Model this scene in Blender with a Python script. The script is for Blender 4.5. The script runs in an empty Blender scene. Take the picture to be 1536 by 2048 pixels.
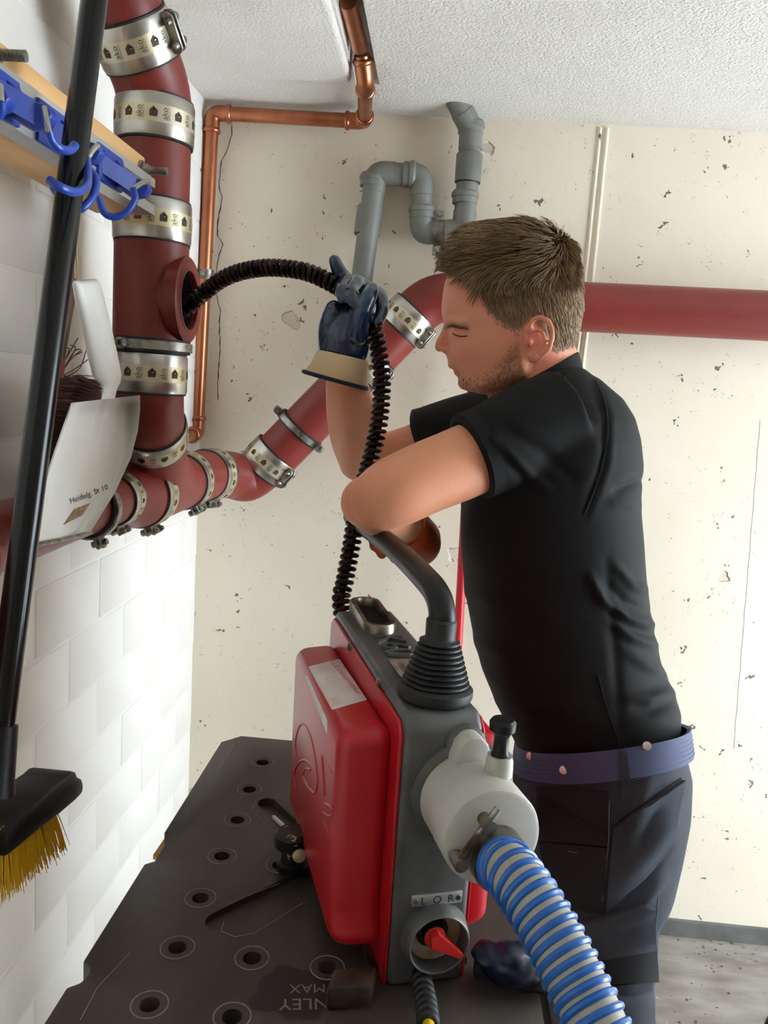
import bpy, bmesh, math, random
import numpy as np
from mathutils import Vector, Matrix, noise
from mathutils.bvhtree import BVHTree
random.seed(7); np.random.seed(7)
S = bpy.context.scene
COL = S.collection
# ------------------------------------------------------------------ camera
FPX = 1620.0
CAMP = np.array([0.0, 0.0, 1.43])
_y, _p, _r = (math.radians(a) for a in (3.35, 8.5, 3.78))
FW = np.array([-math.sin(_y)*math.cos(_p), math.cos(_y)*math.cos(_p), -math.sin(_p)])
_r0 = np.array([math.cos(_y), math.sin(_y), 0.0]); _u0 = np.cross(_r0, FW)
RT = math.cos(_r)*_r0 + math.sin(_r)*_u0
UP = -math.sin(_r)*_r0 + math.cos(_r)*_u0
cam_d = bpy.data.cameras.new('camera'); cam = bpy.data.objects.new('camera', cam_d); COL.objects.link(cam)
cam.matrix_world = Matrix(((RT[0], UP[0], -FW[0], CAMP[0]), (RT[1], UP[1], -FW[1], CAMP[1]), (RT[2], UP[2], -FW[2], CAMP[2]), (0, 0, 0, 1)))
cam_d.sensor_fit = 'VERTICAL'; cam_d.sensor_height = 24.0; cam_d.lens = FPX/2048*24.0
cam_d.clip_start = 0.02
S.camera = cam
# ------------------------------------------------------------------ light
world = bpy.data.worlds.new('World'); S.world = world; world.use_nodes = True
bg = world.node_tree.nodes['Background']
bg.inputs['Color'].default_value = (0.80, 0.91, 1.0, 1); bg.inputs['Strength'].default_value = 11.0
S.view_settings.view_transform = 'Standard'; S.view_settings.look = 'None'
S.view_settings.gamma = 1.0; S.view_settings.use_curve_mapping = False
S.view_settings.exposure = 0.36
# ------------------------------------------------------------------ measuring helpers: a point of the photograph at a known plane of the room
def ray(x, y): return FW + RT*(x-768)/FPX - UP*(y-1024)/FPX
def W(x, y, Y): d = ray(x, y); return CAMP + d*(Y/d[1])
def WX(x, y, X): d = ray(x, y); return CAMP + d*(X/d[0])
def WZ(x, y, Z): d = ray(x, y); return CAMP + d*((Z-CAMP[2])/d[2])
def PX(P):
    P = np.asarray(P)-CAMP; w = P@FW
    return np.stack([768+FPX*(P@RT)/w, 1024-FPX*(P@UP)/w], -1)
XL, YB, ZC = -0.62, 2.10, 2.098          # left wall, back wall, ceiling
# ------------------------------------------------------------------ materials
def lin(c):
    return tuple((v/255/12.92 if v/255 <= .04045 else ((v/255+.055)/1.055)**2.4) for v in c)
def c4(c): return (*lin(c), 1)
def mat(name, rgb, rough=.5, metal=0., rgb2=None, vs=6., lo=.4, hi=.6, bump=0., bs=80., detail=4., spec=.5, stretch=None, coat=0., bdist=.002):
    m = bpy.data.materials.new(name); m.use_nodes = True
    nt = m.node_tree; b = nt.nodes['Principled BSDF']
    b.inputs['Base Color'].default_value = c4(rgb); b.inputs['Roughness'].default_value = rough
    b.inputs['Metallic'].default_value = metal; b.inputs['Specular IOR Level'].default_value = spec
    if coat: b.inputs['Coat Weight'].default_value = coat; b.inputs['Coat Roughness'].default_value = .15
    tc = nt.nodes.new('ShaderNodeTexCoord'); src = tc.outputs['Object']
    if stretch:
        mp = nt.nodes.new('ShaderNodeMapping'); mp.inputs['Scale'].default_value = stretch
        nt.links.new(src, mp.inputs['Vector']); src = mp.outputs['Vector']
    if rgb2 is not None:
        n = nt.nodes.new('ShaderNodeTexNoise'); n.inputs['Scale'].default_value = vs; n.inputs['Detail'].default_value = detail
        r = nt.nodes.new('ShaderNodeValToRGB'); r.color_ramp.elements[0].position = lo; r.color_ramp.elements[1].position = hi
        r.color_ramp.elements[0].color = c4(rgb); r.color_ramp.elements[1].color = c4(rgb2)
        nt.links.new(src, n.inputs['Vector']); nt.links.new(n.outputs['Fac'], r.inputs['Fac']); nt.links.new(r.outputs['Color'], b.inputs['Base Color'])
    if bump:
        n2 = nt.nodes.new('ShaderNodeTexNoise'); n2.inputs['Scale'].default_value = bs; n2.inputs['Detail'].default_value = 5
        bp = nt.nodes.new('ShaderNodeBump'); bp.inputs['Strength'].default_value = bump; bp.inputs['Distance'].default_value = bdist
        nt.links.new(src, n2.inputs['Vector']); nt.links.new(n2.outputs['Fac'], bp.inputs['Height']); nt.links.new(bp.outputs['Normal'], b.inputs['Normal'])
    return m
def spots(m, rgb, scale, size, amount, seed=0., depth=.002, stretch=None):
    """adds irregular small pits or paint specks of one colour to a material"""
    nt = m.node_tree; b = nt.nodes['Principled BSDF']
    tc = nt.nodes.new('ShaderNodeTexCoord'); mp = nt.nodes.new('ShaderNodeMapping'); mp.inputs['Location'].default_value = (seed, seed*1.7, seed*.6)
    if stretch: mp.inputs['Scale'].default_value = stretch
    nt.links.new(tc.outputs['Object'], mp.inputs['Vector'])
    nz = nt.nodes.new('ShaderNodeTexNoise'); nz.inputs['Scale'].default_value = scale*2.5
    mx = nt.nodes.new('ShaderNodeMix'); mx.data_type = 'VECTOR'; mx.inputs['Factor'].default_value = .05
    nt.links.new(mp.outputs['Vector'], mx.inputs['A']); nt.links.new(nz.outputs['Color'], mx.inputs['B'])
    nt.links.new(mp.outputs['Vector'], nz.inputs['Vector'])
    v = nt.nodes.new('ShaderNodeTexVoronoi'); v.inputs['Scale'].default_value = scale
    nt.links.new(mx.outputs['Result'], v.inputs['Vector'])
    # only some cells carry a spot, each of its own size
    sep = nt.nodes.new('ShaderNodeSeparateColor'); nt.links.new(v.outputs['Color'], sep.inputs['Color'])
    g = nt.nodes.new('ShaderNodeMath'); g.operation = 'SUBTRACT'; g.inputs[1].default_value = 1-amount; nt.links.new(sep.outputs['Red'], g.inputs[0])
    g2 = nt.nodes.new('ShaderNodeMath'); g2.operation = 'MULTIPLY'; g2.inputs[1].default_value = size/max(amount, .01); nt.links.new(g.outputs[0], g2.inputs[0])
    s = nt.nodes.new('ShaderNodeMath'); s.operation = 'SUBTRACT'; nt.links.new(g2.outputs[0], s.inputs[0]); nt.links.new(v.outputs['Distance'], s.inputs[1])
    k = nt.nodes.new('ShaderNodeMath'); k.operation = 'MULTIPLY'; k.inputs[1].default_value = 30; k.use_clamp = True; nt.links.new(s.outputs[0], k.inputs[0])
    cm = nt.nodes.new('ShaderNodeMix'); cm.data_type = 'RGBA'; cm.inputs['B'].default_value = c4(rgb)
    old = b.inputs['Base Color']
    if old.is_linked: nt.links.new(old.links[0].from_socket, cm.inputs['A'])
    else: cm.inputs['A'].default_value = old.default_value
    nt.links.new(k.outputs[0], cm.inputs['Factor']); nt.links.new(cm.outputs['Result'], old)
    if depth:
        bp = nt.nodes.new('ShaderNodeBump'); bp.invert = depth > 0; bp.inputs['Distance'].default_value = abs(depth); bp.inputs['Strength'].default_value = 1
        nt.links.new(k.outputs[0], bp.inputs['Height'])
        if b.inputs['Normal'].is_linked: nt.links.new(b.inputs['Normal'].links[0].from_socket, bp.inputs['Normal'])
        nt.links.new(bp.outputs['Normal'], b.inputs['Normal'])
    return m
def attr_mat(name, rough, bump=0, bs=300, spec=.4, sss=0.):
    m = bpy.data.materials.new(name); m.use_nodes = True; nt = m.node_tree; b = nt.nodes['Principled BSDF']
    a = nt.nodes.new('ShaderNodeAttribute'); a.attribute_name = 'tint'; nt.links.new(a.outputs['Color'], b.inputs['Base Color'])
    b.inputs['Roughness'].default_value = rough; b.inputs['Specular IOR Level'].default_value = spec
    if sss: b.inputs['Subsurface Weight'].default_value = sss; b.inputs['Subsurface Radius'].default_value = (1., .35, .2); b.inputs['Subsurface Scale'].default_value = .006
    if bump:
        tc = nt.nodes.new('ShaderNodeTexCoord'); n2 = nt.nodes.new('ShaderNodeTexNoise'); n2.inputs['Scale'].default_value = bs; n2.inputs['Detail'].default_value = 4
        bp = nt.nodes.new('ShaderNodeBump'); bp.inputs['Strength'].default_value = bump; bp.inputs['Distance'].default_value = .001
        nt.links.new(tc.outputs['Object'], n2.inputs['Vector']); nt.links.new(n2.outputs['Fac'], bp.inputs['Height']); nt.links.new(bp.outputs['Normal'], b.inputs['Normal'])
    return m
M = {}
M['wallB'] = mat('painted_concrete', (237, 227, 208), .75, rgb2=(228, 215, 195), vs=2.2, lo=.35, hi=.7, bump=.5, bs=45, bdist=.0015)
spots(M['wallB'], (124, 108, 90), 24, .20, .42, 3.1, .004)  # dark pits here and below: dirt plus the holes' shade painted into the colour
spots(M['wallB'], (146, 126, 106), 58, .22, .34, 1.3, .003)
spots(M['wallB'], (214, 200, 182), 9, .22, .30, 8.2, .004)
M['wallL'] = mat('painted_brick', (236, 233, 228), .6, rgb2=(226, 221, 213), vs=3, lo=.35, hi=.7, bump=.45, bs=30, bdist=.002)
spots(M['wallL'], (110, 100, 92), 26, .10, .20, 5.1, .001)
M['ceil'] = mat('rough_plaster', (232, 228, 220), .85, rgb2=(222, 217, 208), vs=3, lo=.35, hi=.7, bump=1., bs=170, bdist=.004)
M['floor'] = mat('screed_floor', (146, 140, 132), .8, rgb2=(108, 100, 92), vs=7, lo=.35, hi=.7, bump=.5, bs=60, stretch=(1, 2.6, 1))
spots(M['floor'], (84, 74, 64), 20, .2, .3, 2.2, .001); spots(M['floor'], (196, 188, 176), 34, .16, .2, 6.2, -.001)
M['outer'] = mat('warm_grey_plaster', (214, 200, 178), .85, rgb2=(200, 184, 162), vs=3)
M['greystrip'] = mat('grey_strip', (104, 104, 102), .7, rgb2=(92, 90, 86), vs=12)
M['dark'] = mat('dark_void', (16, 13, 12), .9)
M['castiron'] = mat('red_cast_iron', (132, 44, 36), .42, rgb2=(114, 36, 31), vs=5, lo=.35, hi=.65, bump=.25, bs=260, bdist=.0008)
spots(M['castiron'], (190, 150, 128), 60, .13, .10, 4.4, 0)
M['steel'] = mat('stainless_band', (205, 203, 196), .28, 1., rgb2=(176, 172, 162), vs=18, lo=.3, hi=.7, bump=.1, bs=40)
M['zinc'] = mat('zinc_steel', (168, 166, 158), .4, 1., rgb2=(120, 114, 104), vs=60)
M['rubber'] = mat('black_rubber', (22, 22, 22), .55)
M['stripY'] = mat('label_strip', (206, 194, 156), .38, .75, rgb2=(214, 206, 184), vs=20)
M['ink'] = mat('print_ink', (66, 54, 40), .6)
M['copper'] = mat('copper', (198, 132, 98), .32, 1., rgb2=(150, 88, 62), vs=14, lo=.3, hi=.75, bump=.12, bs=60, stretch=(1, 1, .35))
M['greyp'] = mat('grey_plastic_pipe', (122, 122, 116), .42, rgb2=(108, 108, 103), vs=7, bump=.06, bs=90)
M['wood'] = mat('pine_wood', (226, 184, 128), .55, rgb2=(204, 154, 98), vs=9, lo=.3, hi=.7, stretch=(3.5, .35, 3.5), bump=.15, bs=50)
M['alu'] = mat('aluminium', (206, 208, 210), .38, .9)
M['bluep'] = mat('blue_plastic', (26, 56, 146), .38)
M['bluec'] = mat('blue_coated_wire', (28, 66, 160), .3)
M['blackgloss'] = mat('black_lacquered_tube', (11, 12, 14), .2, spec=.35)
M['whiteenamel'] = mat('white_enamel', (228, 225, 218), .35, rgb2=(214, 208, 196), vs=9, lo=.4, hi=.75, bump=.15, bs=16)
spots(M['whiteenamel'], (150, 130, 100), 55, .22, .18, 2.5, 0, (1, 2.4, 1)); spots(M['whiteenamel'], (96, 86, 72), 90, .14, .12, 7.5, 0, (1, 1.5, 1))
M['oldwood'] = mat('worn_brown_wood', (122, 84, 48), .5, rgb2=(84, 54, 30), vs=14, stretch=(3, 3, .6))
M['redlac'] = mat('orange_red_lacquer', (176, 62, 30), .4)
M['bristleR'] = mat('dark_red_bristle', (74, 28, 22), .6)
M['bristleY'] = mat('yellow_bristle', (226, 178, 24), .5)
M['blackpl'] = mat('black_plastic', (14, 14, 15), .4, spec=.35)
M['tabletop'] = mat('worn_black_resin', (76, 67, 60), .46, rgb2=(46, 41, 38), vs=5, lo=.3, hi=.75, bump=.25, bs=60, stretch=(2.4, .8, 1))
spots(M['tabletop'], (30, 26, 23), 8, .35, .3, 3.3, 0); spots(M['tabletop'], (128, 116, 102), 42, .14, .10, 1.1, 0)
M['tableedge'] = mat('worn_edge_line', (140, 128, 112), .6)
M['yellowfr'] = mat('yellow_steel_frame', (216, 150, 30), .45)
M['redcov'] = mat('red_moulded_cover', (190, 20, 34), .34, rgb2=(168, 14, 28), vs=5, lo=.35, hi=.7, bump=.12, bs=420, bdist=.0006)
M['greycast'] = mat('grey_painted_casting', (98, 98, 96), .42, .25, rgb2=(80, 80, 78), vs=16, bump=.25, bs=220, bdist=.0008)
M['motor'] = mat('light_grey_paint', (192, 189, 181), .5, rgb2=(172, 166, 154), vs=12, lo=.35, hi=.75, bump=.2, bs=90)
spots(M['motor'], (110, 100, 84), 60, .16, .15, 2.2, .0006)
M['worn'] = mat('worn_steel', (150, 144, 130), .35, .95, rgb2=(104, 96, 82), vs=40)
M['sticker'] = mat('white_sticker', (228, 220, 214), .5, rgb2=(214, 198, 190), vs=30)
M['redink'] = mat('faded_red_ink', (206, 120, 112), .6)
M['blackink'] = mat('black_ink', (20, 18, 18), .6)
M['plate'] = mat('type_plate', (176, 162, 150), .4, .5, rgb2=(150, 132, 120), vs=60)
M['switch'] = mat('red_switch', (204, 42, 40), .35)
M['recess'] = mat('dusty_recess', (150, 124, 94), .8, rgb2=(180, 170, 156), vs=30)
M['hoseB'] = mat('blue_hose_rib', (22, 96, 180), .32, coat=.15)
M['hoseG'] = mat('grey_hose_wall', (168, 160, 142), .5)
M['spiral'] = mat('oily_spring_steel', (58, 36, 28), .32, .8, rgb2=(24, 16, 14), vs=50)
M['yellowc'] = mat('yellow_cable', (222, 190, 20), .5)
M['shirt'] = mat('black_polo_fabric', (11, 11, 12), .8, bump=.15, bs=500, spec=.3, bdist=.0006)
M['trouser'] = mat('dark_grey_work_fabric', (66, 70, 80), .8, rgb2=(48, 49, 56), vs=6, lo=.35, hi=.65, bump=.2, bs=420, spec=.25, bdist=.0008)
spots(M['trouser'], (140, 128, 92), 26, .10, .10, 4.0, 0)
M['pocket'] = mat('black_pocket_fabric', (40, 38, 42), .85, bump=.2, bs=420, spec=.2, bdist=.0008)
M['seam'] = mat('seam_thread', (92, 97, 110), .8)
M['belt'] = mat('blue_webbing', (74, 80, 112), .75)
M['stud'] = mat('stud', (206, 200, 188), .3, .9)
M['gloveB'] = mat('blue_nitrile_glove', (12, 48, 82), .2, rgb2=(7, 28, 56), vs=25, lo=.35, hi=.65, bump=.7, bs=48, coat=.7, bdist=.003)
M['cuff'] = mat('cream_cotton_cuff', (232, 208, 170), .85, rgb2=(214, 186, 146), vs=14, bump=.2, bs=400)
M['navy'] = mat('navy_hem', (16, 20, 40), .8)
M['gloveO'] = mat('orange_leather_glove', (196, 88, 24), .5, rgb2=(150, 56, 14), vs=22, lo=.4, hi=.7, bump=.3, bs=90)
M['gloveD'] = mat('dark_blue_glove', (7, 22, 48), .35, rgb2=(14, 10, 26), vs=18, bump=.5, bs=50)
M['redpole'] = mat('red_pole', (196, 24, 42), .4)
M['shoe'] = mat('black_leather', (24, 23, 22), .5)
M['pink'] = mat('pink_rubber', (190, 138, 132), .6)
M['string'] = mat('string', (176, 150, 112), .9)
M['lash'] = mat('lash', (44, 28, 22), .8)
M['skin'] = attr_mat('skin', .5, .25, 320, .35, .12)
M['hair'] = attr_mat('hair', .5, spec=.4)
# ------------------------------------------------------------------ mesh building
MW = {}
def reg(o, mw): MW[o.name] = mw
def thing(name, label, cat, loc=(0, 0, 0), rz=0., group=None):
    o = bpy.data.objects.new(name, None); COL.objects.link(o); o.empty_display_size = .05
    o.location = loc; o.rotation_euler = (0, 0, rz); o['label'] = label; o['category'] = cat
    if group: o['group'] = group
    reg(o, Matrix.Translation(Vector(loc)) @ Matrix.Rotation(rz, 4, 'Z'))
    return o
def tag(o, label, cat, group=None):
    o['label'] = label; o['category'] = cat
    if group: o['group'] = group
    return o
def struct(o): o['kind'] = 'structure'; return o
def npa(p): return np.asarray(p, float)
def unit(v): v = npa(v); return v/max(np.linalg.norm(v), 1e-12)
class MB:
    def __init__(s): s.v = []; s.f = []; s.m = []
    def add(s, v, f, mi=0):
        o = len(s.v); s.v.extend([tuple(map(float, p)) for p in v]); s.f.extend([tuple(i+o for i in q) for q in f]); s.m.extend([mi]*len(f)); return s
    def rings(s, R, cap=True, closed=False, mi=0):
        n = len(R[0]); v = [p for r in R for p in r]; f = []
        K = len(R)
        for k in range(K if closed else K-1):
            a, b = k*n, ((k+1) % K)*n
            for i in range(n): j = (i+1) % n; f.append((a+i, a+j, b+j, b+i))
        if cap and not closed: f.append(tuple(range(n-1, -1, -1))); f.append(tuple((K-1)*n+i for i in range(n)))
        return s.add(v, f, mi)
    def tube(s, P, r, seg=14, cap=True, closed=False, sq=None, mi=0):
        P = [npa(p) for p in P]; n = len(P); r = [r]*n if np.isscalar(r) else list(r)
        T = []
        for i in range(n):
            a = P[(i-1) % n] if (closed or i > 0) else P[0]; b = P[(i+1) % n] if (closed or i < n-1) else P[-1]
            T.append(unit(b-a))
        ref = npa((0, 0, 1)) if abs(T[0][2]) < .9 else npa((1, 0, 0))
        N = unit(ref-T[0]*(ref@T[0])); R = []
        for i in range(n):
            N = unit(N-T[i]*(N@T[i])); B = np.cross(T[i], N)
            R.append([P[i]+r[i]*(math.cos(t)*N+math.sin(t)*B*(sq or 1)) for t in (2*math.pi*k/seg for k in range(seg))])
        return s.rings(R, cap, closed, mi)
    def cap_chain(s, pts, seg=16, smooth=True):
        """tapered limb with rounded ends: pts = [(p, r), ...]"""
        P = [npa(p) for p, _ in pts]; r = [q for _, q in pts]
        d0 = unit(P[0]-P[1]); d1 = unit(P[-1]-P[-2])
        if smooth and len(P) > 2:
            Q = crom([np.r_[p, q] for p, q in zip(P, r)], 5); P = [q[:3] for q in Q]; r = [q[3] for q in Q]
        hp = [P[0]+d0*r[0]*math.sin(a) for a in (1.5, 1.1, .7, .35)]; hr = [r[0]*math.cos(a) for a in (1.5, 1.1, .7, .35)]
        tp = [P[-1]+d1*r[-1]*math.sin(a) for a in (.35, .7, 1.1, 1.5)]; tr = [r[-1]*math.cos(a) for a in (.35, .7, 1.1, 1.5)]
        return s.tube(hp+P+tp, hr+r+tr, seg)
    def lathe(s, o, d, prof, seg=32, mi=0, cap=True):
        o = npa(o); d = unit(d); ref = npa((0, 0, 1)) if abs(d[2]) < .9 else npa((1, 0, 0))
        u = unit(np.cross(d, ref)); w = np.cross(d, u)
        return s.rings([[o+d*t+max(r, 1e-5)*(math.cos(a)*u+math.sin(a)*w) for a in (2*math.pi*k/seg for k in range(seg))] for t, r in prof], cap, mi=mi)
    def box(s, lo, hi, mi=0):
        (a, b, c), (d, e, f) = lo, hi
        return s.add([(a, b, c), (d, b, c), (d, e, c), (a, e, c), (a, b, f), (d, b, f), (d, e, f), (a, e, f)],
                     [(0, 3, 2, 1), (4, 5, 6, 7), (0, 1, 5, 4), (1, 2, 6, 5), (2, 3, 7, 6), (3, 0, 4, 7)], mi)
    def prism(s, poly, n, mi=0):
        """closed polygon (3D points) pushed along the vector n"""
        poly = [npa(p) for p in poly]; n = npa(n)
        if np.dot(np.sum([np.cross(poly[i]-poly[0], poly[(i+1) % len(poly)]-poly[0]) for i in range(len(poly))], 0), n) < 0: poly = poly[::-1]
        return s.rings([poly, [p+n for p in poly]], True, mi=mi)
    def ball(s, c, r, seg=14, n=8):
        r = (r,)*3 if np.isscalar(r) else r; c = npa(c)
        R = [[c+npa((r[0]*math.sin(t)*math.cos(a), r[1]*math.sin(t)*math.sin(a), r[2]*math.cos(t))) for a in (2*math.pi*k/seg for k in range(seg))] for t in (math.pi*(i+.08)/(n+.16) for i in range(n+1))]
        return s.rings(R[::-1], True)
    def bevel(s, off, seg=2, ang=30):
        bm = s.bm(); bmesh.ops.recalc_face_normals(bm, faces=bm.faces)
        E = [e for e in bm.edges if len(e.link_faces) == 2 and e.calc_face_angle(0) > math.radians(ang)]
        bmesh.ops.bevel(bm, geom=E, offset=off, segments=seg, profile=.5, affect='EDGES', clamp_overlap=True)
        return s.frombm(bm)
    def bm(s):
        bm = bmesh.new(); vs = [bm.verts.new(p) for p in s.v]
        for q, mi in zip(s.f, s.m):
            try: bm.faces.new([vs[i] for i in q]).material_index = mi
            except ValueError: pass
        return bm
    def frombm(s, bm):
        bm.verts.index_update(); s.v = [tuple(v.co) for v in bm.verts]; s.f = [tuple(v.index for v in f.verts) for f in bm.faces]; s.m = [f.material_index for f in bm.faces]; bm.free(); return s
    def mesh(s, name, mw=None, smooth=True, ang=38, fix=True):
        me = bpy.data.meshes.new(name); V = s.v
        if mw is not None:
            I = np.array(mw.inverted()); A = np.array(V)@I[:3, :3].T+I[:3, 3]; V = A.tolist()
        me.from_pydata(V, [], s.f)
        me.polygons.foreach_set('material_index', s.m)
        if fix:
            bm = bmesh.new(); bm.from_mesh(me); bmesh.ops.recalc_face_normals(bm, faces=bm.faces); bm.to_mesh(me); bm.free()
        if smooth:
            me.shade_smooth(); me.set_sharp_from_angle(angle=math.radians(ang))
        me.update(); return me
    def build(s, name, mats, parent=None, local=False, smooth=True, ang=38, fix=True, label=None):
        mw = MW.get(parent.name) if parent else None
        me = s.mesh(name, None if local else mw, smooth, ang, fix)
        for m in (mats if isinstance(mats, (list, tuple)) else [mats]): me.materials.append(m)
        o = bpy.data.objects.new(name, me); COL.objects.link(o)
        if parent: o.parent = parent
        reg(o, mw if mw is not None else Matrix.Identity(4))
        if label: o['label'] = label
        return o
def crom(P, n=6):
    P = [npa(p) for p in P]; Q = [2*P[0]-P[1]]+P+[2*P[-1]-P[-2]]; out = []
    for i in range(1, len(Q)-2):
        a, b, c, d = Q[i-1:i+3]
        for k in range(n):
            t = k/n; out.append(.5*((2*b)+(-a+c)*t+(2*a-5*b+4*c-d)*t*t+(-a+3*b-3*c+d)*t**3))
    out.append(P[-1]); return out
def fillet(P, r, n=8):
    """polyline with its inner corners rounded to arcs of radius r"""
    P = [npa(p) for p in P]; out = [P[0]]
    for i in range(1, len(P)-1):
        a, b, c = P[i-1:i+2]; u, v = unit(a-b), unit(c-b); cs = np.clip(u@v, -1, 1); th = math.acos(cs)
        t = min(r/math.tan(th/2), .48*np.linalg.norm(a-b), .48*np.linalg.norm(c-b)); p, q = b+u*t, b+v*t
        for k in range(n+1):
            s = k/n; out.append((1-s)**2*p+2*s*(1-s)*b+s*s*q if th < 2.9 else p+(q-p)*s)
    out.append(P[-1]); return out
def resample(P, n):
    P = np.array(P); d = np.r_[0, np.cumsum(np.linalg.norm(np.diff(P, axis=0), axis=1))]; t = np.linspace(0, d[-1], n)
    return np.stack([np.interp(t, d, P[:, k]) for k in range(3)], 1)
def helix(P, R, pitch, per=20, ph=0.):
    P = np.array(P); L = np.linalg.norm(np.diff(P, axis=0), axis=1).sum(); n = int(L/pitch*per); Q = resample(P, n)
    T = np.gradient(Q, axis=0); T /= np.linalg.norm(T, axis=1)[:, None]; N = unit(np.cross(T[0], (.3, .2, .9))); out = []
    for i in range(n):
        N = unit(N-T[i]*(N@T[i])); B = np.cross(T[i], N); a = ph+2*math.pi*i/per
        r = R if np.isscalar(R) else np.interp(i/(n-1), np.linspace(0, 1, len(R)), R)
        out.append(Q[i]+r*(math.cos(a)*N+math.sin(a)*B))
    return out
def evaluated(mb, mods):
    """run modifiers over a builder's mesh and hand back vertices and faces"""
    me = mb.mesh('tmp', smooth=False); o = bpy.data.objects.new('tmp', me); COL.objects.link(o)
    for typ, kw in mods:
        md = o.modifiers.new(typ, typ)
        for k, v in kw.items(): setattr(md, k, v)
    bpy.context.view_layer.update()
    e = o.evaluated_get(bpy.context.evaluated_depsgraph_get()); m2 = bpy.data.meshes.new_from_object(e)
    out = MB(); V = np.empty(len(m2.vertices)*3); m2.vertices.foreach_get('co', V); out.v = [tuple(p) for p in V.reshape(-1, 3)]
    out.f = [tuple(p.vertices) for p in m2.polygons]; out.m = [0]*len(out.f)
    bpy.data.objects.remove(o); bpy.data.meshes.remove(me); bpy.data.meshes.remove(m2); return out
def remesh(mb, vox, it=6, fac=.5):
    return evaluated(mb, [('REMESH', dict(mode='VOXEL', voxel_size=vox)), ('SMOOTH', dict(iterations=it, factor=fac))])
def bvh(mb): return BVHTree.FromPolygons([Vector(p) for p in mb.v], mb.f)
def onto(tree, x, y, off=0.):
    """the surface point of a built thing that the photograph shows at x, y, lifted off by a distance"""
    d = Vector(unit(ray(x, y))); h, n, i, t = tree.ray_cast(Vector(CAMP), d)
    if h is None: return None
    if n.dot(d) > 0: n = -n
    return npa(h)+npa(n)*off
def patch(mb, tree, q, nu=10, nv=10, th=.002, lift=.001):
    """sheet lying on a surface, given by its four corners in the photograph"""
    top = []; bot = []
    for j in range(nv+1):
        for i in range(nu+1):
            s, t = i/nu, j/nv
            x = (1-s)*(1-t)*q[0][0]+s*(1-t)*q[1][0]+s*t*q[2][0]+(1-s)*t*q[3][0]
            y = (1-s)*(1-t)*q[0][1]+s*(1-t)*q[1][1]+s*t*q[2][1]+(1-s)*t*q[3][1]
            top.append(onto(tree, x, y, lift+th)); bot.append(onto(tree, x, y, lift-.003))
    n = (nu+1)*(nv+1); F = []; V = top+bot
    ok = lambda *ix: all(V[k] is not None for k in ix)
    for j in range(nv):
        for i in range(nu):
            a = j*(nu+1)+i; b, c, d = a+1, a+nu+2, a+nu+1
            if ok(a, b, c, d): F.append((a, b, c, d))
    ring = [i for i in range(nu+1)]+[j*(nu+1)+nu for j in range(1, nv+1)]+[nv*(nu+1)+i for i in range(nu-1, -1, -1)]+[j*(nu+1) for j in range(nv-1, 0, -1)]
    for k in range(len(ring)):
        a, b = ring[k], ring[(k+1) % len(ring)]
        if ok(a, b): F.append((a, b, b+n, a+n))
    used = sorted({i for f in F for i in f}); ix = {u: k for k, u in enumerate(used)}
    return mb.add([V[u] for u in used], [tuple(ix[i] for i in f) for f in F])
_T = {}
def glyphs(txt, size=1., align='CENTER'):
    """flat triangles of a line of lettering: points (u, v) and faces"""
    k = (txt, size, align)
    if k not in _T:
        cu = bpy.data.curves.new('tmp', 'FONT'); cu.body = txt; cu.size = size; cu.align_x = align; cu.resolution_u = 3; cu.fill_mode = 'FRONT'
        o = bpy.data.objects.new('tmp', cu); COL.objects.link(o); bpy.context.view_layer.update()
        m = bpy.data.meshes.new_from_object(o.evaluated_get(bpy.context.evaluated_depsgraph_get()))
        _T[k] = ([tuple(v.co)[:2] for v in m.vertices], [tuple(p.vertices) for p in m.polygons])
        bpy.data.objects.remove(o); bpy.data.curves.remove(cu); bpy.data.meshes.remove(m)
    return _T[k]
def letter(mb, txt, size, fn, align='CENTER'):
    """lettering laid through a mapping fn(u, v) -> point"""
    V, F = glyphs(txt, size, align); return mb.add([fn(u, v) for u, v in V], F)
# ================================================================== the room
FR = -2.2; RX = 2.2                                     # front wall line, right wall line
m = MB().box((-.75, FR-.1, -.12), (RX+.1, YB+.12, 0)); struct(m.build('floor', M['floor'], smooth=False))
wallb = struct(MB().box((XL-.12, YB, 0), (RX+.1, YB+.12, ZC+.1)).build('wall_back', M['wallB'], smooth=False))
walll = struct(MB().box((XL-.13, FR, 0), (XL-.0015, YB, ZC+.1)).build('wall_left', M['wallL'], smooth=False))
# right wall with the wide garage opening that lets the daylight in, closed front wall
m = MB(); m.box((RX, 1.85, 0), (RX+.1, YB, ZC)); m.box((RX, FR, 0), (RX+.1, .65, ZC)); m.box((RX, .65, 2.0), (RX+.1, 1.85, ZC)); struct(m.build('wall_right', M['outer'], smooth=False))
m = MB(); m.box((XL-.13, FR-.1, 0), (RX+.1, FR, ZC)); struct(m.build('wall_front', M['outer'], smooth=False))
SX0, SX1, SY = -.236, -.184, 1.905
m = MB(); m.box((XL-.13, FR, ZC), (SX0, YB, ZC+.12)); m.box((SX1, FR, ZC), (RX+.1, YB, ZC+.12)); m.box((SX0, SY, ZC), (SX1, YB, ZC+.12)); m.box((SX0, FR, ZC+.085), (SX1, SY, ZC+.12))
ceil = struct(m.build('ceiling', M['ceil'], smooth=False))
MB().box((XL, FR, ZC-.022), (SX0-.002, 1.845, ZC-.0005)).bevel(.010, 3).build('plaster_panel', M['ceil'], ceil, ang=60)
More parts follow.
